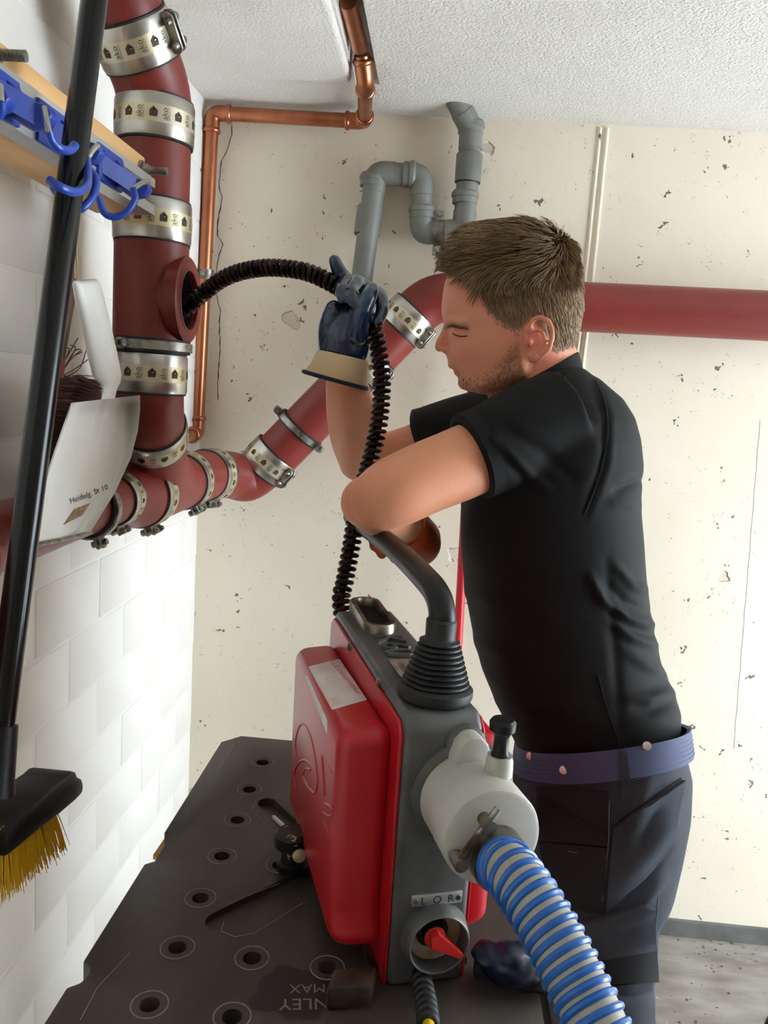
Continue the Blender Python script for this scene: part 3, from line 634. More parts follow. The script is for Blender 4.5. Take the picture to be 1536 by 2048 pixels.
for x, y in holes:
    c = WZ(x, y, TZ); MB().tube([c+npa((.0172*math.cos(t), .0172*math.sin(t), .0001)) for t in (2*math.pi*k/28 for k in range(28))], .0007, 6, closed=True).build('worn_ring', M['tableedge'], top)
def line(P, r=.0006): MB().tube([WZ(x, y, TZ+.0001) for x, y in P], r, 5).build('worn_line', M['tableedge'], top)
line([(448, 1842), (442, 1862), (470, 1874), (510, 1866), (605, 1806)]); line([(455, 1808), (560, 1766)], .0005); line([(472, 1485), (440, 1542)]); line([(505, 1620), (512, 1601), (537, 1594), (572, 1601)]); line([(505, 1622), (530, 1650), (556, 1672)], .0005); line([(260, 1905), (195, 1975), (160, 2040)], .0005)
MB().box((0, 0, 0), (.001, .001, .001))
m = MB(); MB().prism([WZ(x, y, TZ+.0012) for x, y in ((543, 1636), (550, 1636), (586, 1669), (578, 1670))], (0, 0, .004)).build('bright_edge', M['whiteenamel'], top)
m = MB()
for txt, sz, px, py in (('FATMAX', .017, 588, 1962), ('STANLEY', .021, 588, 1990)):
    c = WZ(px, py, TZ+.0004); letter(m, txt, sz, lambda u, v, c=c: c+npa((-u*.96+v*.17+.028, -v*.96-u*.17, 0)))
m.build('moulded_lettering', M['tableedge'], top, fix=False)
m = MB(); m.box((-.27, .42, TZ-.09), (-.235, 1.2, TZ-.042)); m.box((.06, .42, TZ-.09), (.095, 1.2, TZ-.042)); m.box((-.306, 1.0, TZ-.075), (-.27, 1.03, TZ-.045)); m.bevel(.003, 1).build('frame', M['yellowfr'], table)
m = MB(); m.prism([WZ(x, y, TZ-.05) for x, y in ((306, 1718), (314, 1722), (333, 1690), (329, 1684))], (0, 0, .006)); m.build('rail_end', M['yellowfr'], table)
for x in (-.25, .078):
    for y in (.45, 1.17): MB().tube([(x, y, TZ-.05), (x, y+(.06 if y > 1 else -.06), 0.0)], .016, 14).build('leg', M['blackpl'], table)
# ================================================================== drain cleaning machine
MO = npa((-.008, .719, TZ)); MTH = math.radians(18)
mach = thing('drain_machine', 'red and grey sectional drain cleaning machine standing on the black workbench', 'machine', MO, MTH)
_ma = npa((math.cos(MTH), math.sin(MTH), 0)); _mb = npa((-math.sin(MTH), math.cos(MTH), 0))
def LW(a, b, z): return MO+_ma*a+_mb*b+npa((0, 0, z))
def WL(p): p = npa(p)-MO; return npa((p@_ma, p@_mb, p[2]))
def ML(x, y, ax, val):
    d = ray(x, y); o = WL(CAMP); dl = npa((d@_ma, d@_mb, d[2])); k = 'abz'.index(ax); return o+dl*((val-o[k])/dl[k])
def mb_(m, name, mats, parent=mach, **k): return m.build(name, mats, parent, local=True, **k)
SWD = .078
sp = [(0, 0), (0, .268), (.012, .281), (.30, .284), (.352, .284), (.372, .268), (.372, .05), (.33, 0)]
body = MB().prism([npa((0, b, z)) for b, z in sp], (SWD, 0, 0)); body.bevel(.007, 3); bo = mb_(body, 'housing', M['greycast'])
worldm = lambda mbx: bvh(_tw(mbx))
def _tw(mbx): q = MB(); q.v = [tuple(LW(*p)) for p in mbx.v]; q.f = mbx.f; q.m = mbx.m; return q
bodyT = worldm(body)
# red covers
for side in (-1, 1):
    a0 = 0 if side < 0 else SWD
    fl = [(.006, -.0), (.006, .262), (.016, .272), (.35, .274), (.366, .262), (.366, .06), (.33, .015)]
    if side < 0: fl[0] = (.004, .001)
    mb_(MB().prism([npa((a0, b, z)) for b, z in fl], (side*.004, 0, 0)).bevel(.001, 1), 'cover_flange', M['redcov'])
    dp = .056 if side < 0 else .040
    if side < 0:
        pl = [ML(x, y, 'a', -dp) for x, y in ((688, 1932), (690, 1488), (588, 1284), (574, 1604), (660, 1915))]; pol = [(p[1], p[2]) for p in pl]
        pol[0] = (.030, pol[0][1]); pol[1] = (.030, pol[1][1])
    else: pol = [(.03, .028), (.03, .243), (.30, .252), (.31, .12), (.12, .02)]
    m = MB(); base = [npa((a0, b, z)) for b, z in pol]; mid = npa((0, np.mean([b for b, z in pol]), np.mean([z for b, z in pol])))
    outer = [npa((a0+side*dp, b+(mid[1]-b)*.03, z+(mid[2]-z)*.03)) for b, z in pol]; m.rings([base, outer]); m.bevel(.016, 5, 25)
    cov = mb_(m, 'cover', M['redcov'])
    if side < 0: cov_l, covm = cov, m
covT = worldm(covm)
def emb(P, r, par=None): mb_w = MB().tube(crom([onto(covT, x, y, -r*.2) for x, y in P], 4), r, 8); mb_w.build('embossed_line', M['redcov'], cov_l)
emb([(597, 1523), (592, 1500), (592, 1479), (597, 1458), (604, 1448), (614, 1456), (623, 1478), (630, 1509), (635, 1544)], .0016)
emb([(588, 1552), (595, 1530), (605, 1521), (616, 1523), (627, 1533), (635, 1548), (636, 1568), (630, 1586), (619, 1577), (610, 1562), (606, 1550), (612, 1538), (622, 1540)], .0018)
emb([(588, 1542), (590, 1560), (593, 1580)], .0018); emb([(645, 1512), (648, 1550), (650, 1592)], .0022); emb([(645, 1510), (655, 1528), (664, 1546)], .0012); emb([(648, 1640), (656, 1665), (662, 1688)], .0010); emb([(650, 1608), (660, 1612), (666, 1622)], .0018); emb([(646, 1625), (656, 1632), (664, 1632)], .0014)
# sticker
m = MB(); patch(m, covT, [(617, 1334), (703, 1312), (762, 1393), (664, 1420)], 14, 14, .0003, .0003); st = m.build('sticker', M['sticker'], cov_l, label='worn white sticker with faded red lettering')
m = MB(); patch(m, covT, [(610, 1352), (616, 1350), (655, 1440), (655, 1470)], 8, 12, .0003, .0002); m.build('sticker_rest', M['sticker'], cov_l)
m = MB(); quad_letter(m, covT, 'Kuhnkummer', [(657, 1322), (716, 1392), (726, 1388), (668, 1318)], off=.0011); m.build('sticker_print', M['redink'], st, fix=False)
for x, y in ((701, 1293), (760, 1366)):
    p = ML(x, y, 'a', -.004); mb_(MB().lathe(p, (-1, 0, 0), [(0, .0058), (.002, .0055), (.0038, .003), (.004, .0005)], 16), 'rivet', M['worn'])
# cable outlet, raised letters and type plate on top
zt_ = .284; n = 26; st_ = []
ca, cb_, ww, ll = .036, .300, .0165, .036
for k in range(n): t = 2*math.pi*k/n; st_.append((ca+ww*math.cos(t), cb_+(ll if math.sin(t) > 0 else -ll)+ww*math.sin(t)))
def stad(s, z): return [npa((ca+(x-ca)*s, cb_+(y-cb_)*(1+(s-1)*.4), z+(y-cb_)*.06)) for x, y in st_]
ol = mb_(MB().rings([stad(1.28, zt_-.012), stad(1.28, zt_+.012), stad(1.22, zt_+.0145), stad(.9, zt_+.0145), stad(.84, zt_+.011), stad(.84, zt_-.01)], False), 'cable_outlet', M['worn'])
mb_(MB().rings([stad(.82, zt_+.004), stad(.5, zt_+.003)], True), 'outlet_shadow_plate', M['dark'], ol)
m = MB(); V, F = glyphs('K60', 1.)
A_ = np.array(V); lo, hi = A_.min(0), A_.max(0)
for zz in (0, 1): pass
P0 = [npa((.022+.036*(v-lo[1])/(hi[1]-lo[1]), .232-.072*(u-lo[0])/(hi[0]-lo[0]), zt_-.001)) for u, v in V]; nV = len(V)
ed = {}
for f in F:
    for i in range(len(f)): e = (f[i], f[(i+1) % len(f)]); ed[tuple(sorted(e))] = ed.get(tuple(sorted(e)), 0)+1
m.add(P0+[p+npa((0, 0, .004)) for p in P0], [tuple(i+nV for i in f) for f in F]+[(a, b, b+nV, a+nV) for (a, b), c in ed.items() if c == 1]); mb_(m, 'raised_lettering', M['greycast'], bo, ang=20)
MB().box((0, 0, 0), (1, 1, 1))
pl_ = mb_(MB().box((.020, .086, zt_-.001), (.066, .150, zt_+.0012)).bevel(.0008, 1), 'type_plate', M['plate'])
m = MB(); letter(m, '000020', .011, lambda u, v: npa((.026+v, .118-u, zt_+.0014)))
for k, wv in enumerate((.040, .034, .044)): m.add([npa((.042+.006*k, .118-wv/2, zt_+.0014)), npa((.0432+.006*k, .118-wv/2, zt_+.0014)), npa((.0432+.006*k, .118+wv/2, zt_+.0014)), npa((.042+.006*k, .118+wv/2, zt_+.0014))], [(0, 1, 2, 3)])
mb_(m, 'plate_print', M['blackink'], pl_, fix=False)
# ribbed boot and lever
bc = npa((.041, .046, zt_-.002)); prf = [(0, .036), (.004, .038), (.011, .038), (.014, .034)]
for k in range(9): t0 = .0145+k*.0050; r0 = .0335-k*.00165; prf += [(t0, r0-.003), (t0+.0014, r0), (t0+.0034, r0), (t0+.0047, r0-.0035)]
prf += [(.0605, .0155), (.063, .0150), (.078, .0155), (.080, .014)]
bt = mb_(MB().lathe(bc, (.03, .02, 1), prf, 36), 'rubber_boot', M['rubber'])
la = .045; LP = [bc+npa((.002, .002, .055)), bc+npa((.003, .003, .082)), ML(874, 1188, 'a', la), ML(842, 1148, 'a', la), ML(790, 1098, 'a', la), ML(735, 1056, 'a', la), ML(704, 1033, 'a', la)]
lev = mb_(MB().tube(crom(LP, 6), .0136, 24), 'lever', M['blackpl'])
lever_tip = LW(*LP[-1])
# motor with latch and knob
mc = npa((.060, 0, .203))
mb_(MB().lathe(mc, (0, -1, 0), [(-.01, .052), (.004, .0515), (.006, .047), (.008, .044)], 44), 'motor_seat', M['greycast'])
mt = mb_(MB().lathe(mc, (0, -1, 0), [(.006, .0415), (.009, .0440), (.040, .0440), (.043, .0445), (.078, .0448), (.0815, .0435), (.083, .0405)], 56), 'motor_drum', M['motor'])
m = MB().prism([mc+npa((x, 0, z)) for x, z in ((-.020, .036), (-.014, .058), (-.006, .066), (.006, .066), (.014, .058), (.022, .036))], (0, -.026, 0)); m.bevel(.004, 2); mb_(m, 'latch_lug', M['motor'], mt)
mb_(MB().lathe(mc+npa((.0, 0, .048)), (0, -1, 0), [(-.004, .021), (.004, .020), (.006, .017)], 24), 'latch_boss', M['greycast'], mt)
kp = mc+npa((.016, -.046, .040))
mb_(MB().lathe(kp, (0, 0, 1), [(0, .0125), (.014, .0125), (.016, .0115), (.019, .0115)], 24), 'knob_base', M['motor'], mt)
mb_(MB().lathe(kp, (0, 0, 1), [(.017, .0085), (.020, .0088), (.023, .0072), (.036, .0068), (.040, .0082), (.043, .0118), (.050, .0122), (.053, .010), (.0525, .006)], 24), 'pull_knob', M['blackpl'], mt)
mb_(MB().lathe(ML(945, 1474, 'b', 0), (0, -1, 0), [(-.001, .0068), (.002, .0066), (.002, .0042), (-.001, .004)], 16), 'screw', M['worn'])
# switch plate, switch and strain relief
pp = ML(873, 1796, 'b', 0)
sp_ = mb_(MB().box((pp[0]-.0262, -.0022, pp[2]-.0062), (pp[0]+.0262, .0005, pp[2]+.0062)).bevel(.0012, 2), 'switch_plate', M['alu'])
m = MB()
for ch, dx in (('L', -.014), ('O', 0), ('R', .014)): letter(m, ch, .0115, lambda u, v, dx=dx: npa((pp[0]+dx+u, -.0025, pp[2]-.004+v)))
mb_(m, 'plate_lettering', M['blackink'], sp_, fix=False)
for dx in (-.022, .022): mb_(MB().lathe(pp+npa((dx, -.002, 0)), (0, -1, 0), [(0, .003), (.0012, .0024), (.0015, .0003)], 10), 'plate_screw', M['worn'], sp_)
sc = ML(868, 1868, 'b', 0)
mb_(MB().lathe(sc, (0, -1, 0), [(-.004, .035), (.006, .0335), (.016, .0315), (.018, .0300), (.017, .0285), (-.002, .0265)], 40, cap=False), 'switch_bezel', M['greycast'])
mb_(MB().lathe(sc, (0, -1, 0), [(.0004, .029), (.0010, .0005)], 30, cap=False), 'switch_recess', M['recess'])
ro = mb_(MB().lathe(sc+npa((-.003, 0, .005)), (0, -1, 0), [(0, .0165), (.002, .0165), (.003, .012), (.010, .0115), (.012, .010)], 28), 'switch_ring', M['blackpl'])
m = MB().lathe(sc+npa((-.003, -.004, .005)), (0, -1, 0), [(0, .0112), (.008, .0108), (.009, .009)], 24)
m.prism([sc+npa((x, -.010, z)) for x, z in ((-.010, .013), (-.003, .015), (.024, -.010), (.020, -.013), (-.009, .001))], (0, -.012, 0)); mb_(m, 'switch_knob', M['switch'])
cp = [ML(840, 1948, 'b', -.002), ML(846, 1972, 'b', -.02), ML(852, 2005, 'b', -.05), ML(856, 2040, 'b', -.08), ML(860, 2090, 'b', -.12)]
Q = resample([LW(*p) for p in cp], 60); m = MB(); m.tube(Q[:44], [.0105 if (i//3) % 2 else .0085 for i in range(44)], 16); m.build('strain_relief', M['rubber'], mach)
MB().tube(list(Q[42:])+[npa((.055, .56, .872)), npa((.07, .46, .862)), npa((.10, .36, .862))], .0055, 12).build('power_cable', M['yellowc'], mach)
for s0, s1 in (((-.012, .02), (.09, .055)), ((-.012, .28), (.09, .315))): mb_(MB().box((s0[0], s0[1], 0), (s1[0], s1[1], .008)), 'foot_bar', M['worn'])
# ================================================================== blue guide hose
hs = LW(*ML(988, 1702, 'b', -.083)); HP = [hs+(_mb*.004), hs-_mb*.02, W(1022, 1742, .612), W(1064, 1802, .585), W(1112, 1884, .560), W(1160, 1980, .535), W(1204, 2076, .512), W(1250, 2200, .49), W(1300, 2400, .47)]
hose = thing('guide_hose', 'blue and grey ribbed suction hose leaving the motor drum', 'hose', hs)
HC = crom(HP, 8); MB().tube(HC, .0213, 28).build('hose_wall', M['hoseG'], hose)
hh = helix(HC[6:], .0212, .0088, 26); MB().tube(hh, .0030, 8).build('spiral_rib', M['hoseB'], hose)
cl = npa(HC[5]); cd = unit(npa(HC[7])-npa(HC[3])); o = MB().lathe(cl, cd, [(-.009, .022), (-.009, .0262), (.009, .0262), (.009, .022)], 36, cap=False).build('hose_clamp', M['worn'], hose)
u1 = unit(npa((-.75, -.25, .55))-cd*(npa((-.75, -.25, .55))@cd)); u2 = np.cross(cd, u1)
for s in (-1, 1): MB().lathe(cl+u1*.031+u2*(s*.020)-cd*.008, cd, [(0, .006), (.016, .006)], 14).build('clamp_barrel', M['worn'], o)
MB().lathe(cl+u1*.031-u2*.036, u2, [(0, .0035), (.06, .0035), (.062, .0015)], 12).build('clamp_bolt', M['zinc'], o)
MB().prism([cl+u1*.034+u2*.022+npa(x)*1. for x in ((0, 0, 0), (.006, 0, .002), (.020, -.004, .030), (.014, -.004, .030))], (0, -.003, 0)).build('wing', M['worn'], o)
# ================================================================== spiral cable
mouth = npa((SXp+.06, SYp, zt-.012)); root = LW(.036, .335, .26)
SPp = [npa((SXp+.0, SYp+.005, zt-.04)), mouth, W(402, 590, 1.335), W(455, 553, 1.31), W(525, 536, 1.27), W(600, 541, 1.24), W(655, 562, 1.222), W(700, 592, 1.212), W(737, 632, 1.205), W(756, 690, 1.20), W(764, 760, 1.195), W(757, 850, 1.185), W(738, 930, 1.17), W(716, 1010, 1.15), W(703, 1090, 1.13), W(690, 1160, 1.112), W(683, 1212, 1.095), LW(.030, .352, .20)]
spi = thing('drain_spiral', 'dark oily coiled drain spiral running from machine through hand into the pipe mouth', 'cable', root)
PC = crom(SPp, 10); MB().tube(helix(PC, .0105, .0098, 16), .0034, 7).build('coil', M['spiral'], spi); MB().tube(PC, .0052, 8).build('core', M['spiral'], spi)
# ================================================================== small things on and around the table
def block(name, label, cat, q, h, material, bev=.004):
    P = [WZ(x, y, TZ+.0005) for x, y in q]; c = np.mean(P, 0); t = MB().prism([p for p in P], (0, 0, h)); t.bevel(bev, 2)
    o = t.build(name, material); return tag(o, label, cat)
M['oilwood'] = mat('oily_wood', (110, 78, 46), .5, rgb2=(34, 28, 24), vs=14, lo=.35, hi=.6, bump=.3, bs=60)
spots(M['oilwood'], (200, 184, 150), 40, .2, .2, 3, 0)
M['scuffed'] = mat('scuffed_grey_block', (70, 64, 58), .5, rgb2=(52, 50, 48), vs=14); spots(M['scuffed'], (214, 206, 190), 60, .18, .14, 5, 0)
block('wooden_wedge', 'oil-stained wooden wedge lying left of the machine foot on the workbench', 'wedge', [(650, 2024), (742, 2018), (752, 1975), (664, 1980)], .024, M['oilwood'])
block('support_block', 'scuffed dark grey block propping the right foot of the red machine', 'block', [(942, 1970), (992, 1962), (1000, 1925), (950, 1935)], .028, M['scuffed'], .008)
kn = thing('clamp_knob', 'paint-flecked black clamp knob on the workbench behind the red cover', 'knob', WZ(580, 1738, TZ))
kc = WZ(580, 1738, TZ); M['flecked'] = mat('flecked_black', (16, 15, 14), .5); spots(M['flecked'], (196, 176, 140), 46, .45, .45, 2, 0)
m = MB(); m.lathe(kc+npa((0, 0, .0)), (0, 0, 1), [(0, .016), (.01, .017), (.012, .012), (.030, .011), (.032, .020), (.046, .021), (.050, .017)], 24); m.build('knob_body', M['flecked'], kn)
MB().lathe(kc+npa((.012, -.016, .030)), (.3, -1, .25), [(0, .008), (.006, .0078), (.007, .003)], 16).build('set_screw', M['stripY'], kn)
gl = thing('spare_gloves', 'dark blue rubber gloves lying behind the machine under the hose', 'gloves', WZ(1040, 1960, TZ))
m = MB(); z = TZ+.012
def gp(x, y, zz, r): return (WZ(x, y, TZ+zz), r)
m.cap_chain([gp(985, 1880, .05, .02), gp(1020, 1900, .04, .026), gp(1050, 1930, .024, .022)]); m.cap_chain([gp(1000, 1900, .03, .016), gp(1020, 1935, .018, .014), gp(1045, 1962, .012, .010)])
m.cap_chain([gp(1040, 1910, .04, .02), gp(1065, 1945, .02, .016), gp(1092, 1975, .011, .009)]); m.cap_chain([gp(1030, 1870, .06, .02), gp(1060, 1900, .04, .02), gp(1085, 1950, .016, .014)]); m.cap_chain([gp(990, 1900, .03, .014), gp(1000, 1925, .016, .012), gp(1018, 1955, .011, .009)])
g = remesh(m, .0035, 3); g.v = [(x+.004*noise.noise((y*60, z*60, 1)), y+.004*noise.noise((x*60, z*60, 7)), TZ+.001+max(0, (z-TZ)*.62+.005*noise.noise((x*45, y*45, z*45)))) for x, y, z in g.v]; g.build('glove_pair', M['gloveD'], gl)
pole = W(915, 1300, 1.97); p2 = W(944, 780, 2.035); d = p2-pole; t0 = -pole[2]/d[2]
po = thing('red_pole', 'thin red pole leaning against the back wall behind the man', 'pole', pole+d*t0)
MB().tube([pole+d*t0, p2+d*.05], .0115, 20).build('shaft', M['redpole'], po); MB().lathe(p2+d*.05, d, [(-.02, .0125), (.004, .0125), (.008, .006)], 16).build('end_cap', M['blackpl'], po)
# black ribbed hose on the floor at the right
rc = WZ(1560, 2075, .03); rb = thing('floor_hose', 'black ribbed hose lying on the floor at the right edge', 'hose', rc-npa((0, 0, .03)))
P = crom([rc+npa((-.02, .03, 0)), rc+npa((.03, -.01, 0)), rc+npa((.12, -.06, 0)), rc+npa((.3, -.08, 0))], 40)
MB().tube(P, [.030 if (i//2) % 2 else .026 for i in range(len(P))], 24).build('ribbed_wall', M['rubber'], rb)
m = MB()
for k in range(160):
    x, y = random.uniform(.55, 1.25), YB-.014-abs(random.gauss(0, .05 if k < 90 else .35)); s = random.uniform(.001, .0045)
    m.ball((x, y, s*.4), (s, s*random.uniform(.4, 1), s*.5), 5, 3)
o = m.build('floor_debris', mat('debris', (150, 138, 122), .9, rgb2=(84, 70, 58), vs=40), smooth=False); o['kind'] = 'stuff'; tag(o, 'crumbs of plaster and dirt along the foot of the back wall', 'debris')
# ================================================================== the man
YH = 1.22; SC = 1/1350.0
man = thing('person', 'man in black polo shirt and grey work trousers feeding the drain spiral', 'person', (.38, 1.2, 0))
NRM = 2.25
hy = [462, 468, 480, 500, 525, 551, 572, 607, 626, 645, 664, 692, 711, 722, 735, 748, 760, 772, 782, 788]
hf = [1000, 972, 945, 918, 902, 894, 888, 883, 883, 887, 895, 896, 892, 896, 904, 914, 919, 925, 938, 960]
hb_ = [1080, 1100, 1121, 1139, 1149, 1156, 1161, 1163, 1161, 1158, 1154, 1147, 1138, 1128, 1112, 1092, 1070, 1045, 1015, 990]
hw = [.018, .034, .050, .065, .073, .0765, .0775, .077, .076, .0745, .073, .070, .066, .063, .059, .055, .050, .044, .034, .018]
def hrow(y):
    f, b, w = np.interp(y, hy, hf), np.interp(y, hy, hb_), np.interp(y, hy, hw)
    F, B = W(f, y, YH), W(b, y, YH); C = F+(B-F)*.56; return F, B, C, w
def hpt(y, th):
    """th = 0 face, pi back; positive side is away from the viewer"""
    F, B, C, w = hrow(y); c, s = math.cos(th), math.sin(th); e = 2/NRM
    ax = (F-C) if c > 0 else (B-C)
    return C+ax*abs(c)**e+npa((0, 1, 0))*w*math.copysign(abs(s)**e, s)
def hp(x, y, dy=0.): return W(x, y, YH)+npa((0, dy, 0))
body = MB()
rows = np.r_[np.linspace(462, 640, 26), np.linspace(647, 788, 30)]
body.rings([[hpt(y, 2*math.pi*k/72) for k in range(72)] for y in rows])
px = SC
# nose, lips, brow, lids, cheeks, jaw
body.cap_chain([(hp(894, 650), 7*px), (hp(888, 668), 8*px), (hp(881, 684), 9.5*px), (hp(880, 693), 11*px)], 12)
for s in (-1, 1):
    body.cap_chain([(hp(884, 695, s*.006), 8*px), (hp(893, 699, s*.013), 9*px)], 10)
    body.cap_chain([(hp(895, 643, s*.010), 8*px), (hp(903, 644, s*.034), 8*px), (hp(922, 652, s*.052), 8*px)], 10)
    body.ball(hp(914, 668, s*.033), (14*px, 15*px, 10*px))
    body.cap_chain([(hp(938, 766, s*.012), 17*px), (hp(975, 764, s*.036), 20*px), (hp(1030, 742, s*.055), 22*px)], 12)
    # ear
    e = lambda x, y, k=0.: hp(x, y, s*(.0805+k))
    body.tube(crom([e(1047, 672, -.003), e(1050, 654, .003), e(1064, 646, .008), e(1080, 654, .012), e(1087, 674, .013), e(1083, 700, .010), e(1070, 717, .005), e(1056, 727, .001), e(1044, 720, -.004)], 5), 5.2*px, 10)
    body.tube(crom([e(1058, 668, .002), e(1070, 674, .006), e(1073, 690, .006), e(1064, 706, .003), e(1052, 712, .0)], 5), 4.6*px, 8)
    body.ball(hp(1064, 687, s*.0735), (21*px, 5*px, 37*px)); body.ball(hp(1046, 692, s*.079), (6*px, 7*px, 9*px)); body.ball(hp(1053, 716, s*.081), (12*px, 6*px, 11*px))
body.cap_chain([(hp(910, 731, -.019), 7*px), (hp(902, 730, 0), 7.5*px), (hp(910, 731, .019), 7*px)], 10); body.cap_chain([(hp(919, 746, -.017), 7*px), (hp(914, 745, 0), 7*px), (hp(919, 746, .017), 7*px)], 10)
body.ball(hp(933, 766), (18*px, 22*px, 15*px))
# neck and trunk under the shirt
def ell(x0, x1, y0, y1, hwid, n=40, yc=YH, nrm=2.0):
    F, B = W(x0, y0, yc), W(x1, y1, yc); C = (F+B)/2; e = 2/nrm; R = []
    for k in range(n):
        t = 2*math.pi*k/n; c, s = math.cos(t), math.sin(t); R.append(C+(F-C)*math.copysign(abs(c)**e, c)+npa((0, 1, 0))*hwid*math.copysign(abs(s)**e, s))
    return R
body.rings([ell(1000, 1146, 700, 660, .052), ell(988, 1150, 745, 690, .056), ell(978, 1156, 785, 715, .058), ell(972, 1170, 815, 750, .062), ell(985, 1185, 850, 800, .08)])
tor = [(745, 1040, 1160, .070), (775, 1000, 1200, .110), (805, 965, 1235, .150), (840, 940, 1256, .178), (880, 932, 1266, .190), (930, 924, 1272, .190), (1000, 920, 1268, .182), (1080, 921, 1276, .174), (1160, 929, 1281, .166), (1240, 943, 1292, .160), (1320, 961, 1312, .160), (1380, 984, 1336, .165), (1430, 1006, 1344, .170), (1480, 1030, 1340, .172)]
body.rings([ell(x0+14, x1-14, y+8, y-8, w_-.012, nrm=2.3) for y, x0, x1, w_ in tor[:-4]])
# arms
def ap(x, y, Y, r): return (W(x, y, Y), r)
near = [ap(1060, 870, 1.09, .052), ap(985, 900, 1.07, .049), ap(915, 930, 1.045, .0475), ap(850, 956, 1.02, .046), ap(790, 984, 1.0, .0445), ap(752, 1000, .995, .0395), ap(733, 1005, 1.0, .033)]
body.cap_chain(near, 24); body.cap_chain([ap(738, 1003, 1.0, .034), ap(756, 1016, 1.03, .0365), ap(785, 1034, 1.09, .033), ap(812, 1056, 1.16, .026), ap(822, 1072, 1.20, .024)], 20)
far = [ap(990, 860, 1.36, .048), ap(900, 872, 1.40, .042), ap(810, 900, 1.425, .040), ap(735, 920, 1.43, .038), ap(718, 925, 1.425, .033)]
body.cap_chain(far, 20); body.cap_chain([ap(716, 924, 1.42, .034), ap(710, 880, 1.39, .0415), ap(703, 830, 1.335, .041), ap(695, 780, 1.28, .0345), ap(690, 740, 1.25, .029), ap(686, 700, 1.235, .027)], 20)
body = remesh(body, .0026, 5, .5)
A = np.array(body.v)
# soften eye sockets and nasion a little, then colour the skin
uv = PX(A); tint = np.zeros((len(A), 4)); tint[:, 3] = 1
base = np.array(lin((224, 152, 116))); tint[:, :3] = base
face = (uv[:, 1] < 830) & (np.abs(A[:, 1]-YH) < .12) & (uv[:, 0] > 850)
nz = np.array([noise.noise(Vector(p)*42) for p in A])*.5+np.array([noise.noise(Vector(p)*120) for p in A])*.25
def blend(mask, c): 
    k = np.clip(mask, 0, 1)[:, None]; tint[:, :3] = tint[:, :3]*(1-k)+np.array(lin(c))*k
X_, Y_ = uv[:, 0], uv[:, 1]
blend(face*.5, (218, 140, 114))
g = lambda cx, cy, sx, sy: np.exp(-((X_-cx)/sx)**2-((Y_-cy)/sy)**2)*face
blend(g(886, 692, 18, 16)*.5, (196, 96, 86)); blend(g(935, 705, 26, 22)*.35, (204, 112, 96)); blend(g(1066, 690, 26, 42)*.6*(np.abs(A[:, 1]-YH) > .068), (214, 116, 106))
bx = [870, 888, 896, 906, 922, 940, 962, 985, 1006, 1022, 1036, 1046, 1060]; by = [745, 716, 716, 724, 740, 748, 742, 728, 706, 682, 668, 720, 790]
bl = np.interp(X_, bx, by); beard = face*np.clip((Y_-bl)/34, 0, 1)*np.clip((800-Y_)/14, 0, 1)*(X_ < 1058)
blend(beard*np.clip(.36+nz*.8, .08, .6), (126, 86, 58))
blend(g(906, 740, 12, 8)*.45, (176, 92, 84)); blend(np.exp(-((X_-708)/34)**2-((Y_-1000)/40)**2)*.35*(A[:, 1] < 1.2), (196, 104, 84))
# scalp under the hair
hx_ = [870, 892, 905, 930, 955, 962, 975, 990, 1012, 1030, 1044, 1060, 1085, 1110, 1130, 1150, 1190]; hl = [548, 552, 552, 553, 556, 590, 625, 640, 655, 664, 660, 640, 668, 700, 706, 702, 700]
scal = face*np.clip((np.interp(X_, hx_, hl)-Y_)/9, 0, 1); scal = np.where(np.abs(A[:, 1]-YH) > .0795, 0, scal)
blend(scal*.9, (112, 84, 58))
blend(g(902, 651, 24, 5)*.35, (120, 84, 62))
bo_ = body.build('body', M['skin'], man, fix=True, ang=180)
at_ = bo_.data.color_attributes.new('tint', 'FLOAT_COLOR', 'POINT'); at_.data.foreach_set('color', tint.astype(np.float32).ravel())
bodyT_ = bvh(body)
# lash line and brow
m = MB(); m.tube(crom([onto(bodyT_, x, y, .0003) for x, y in ((906, 667), (914, 671), (924, 673), (935, 672))], 4), .0008, 6); m.build('eyelash', M['lash'], man)
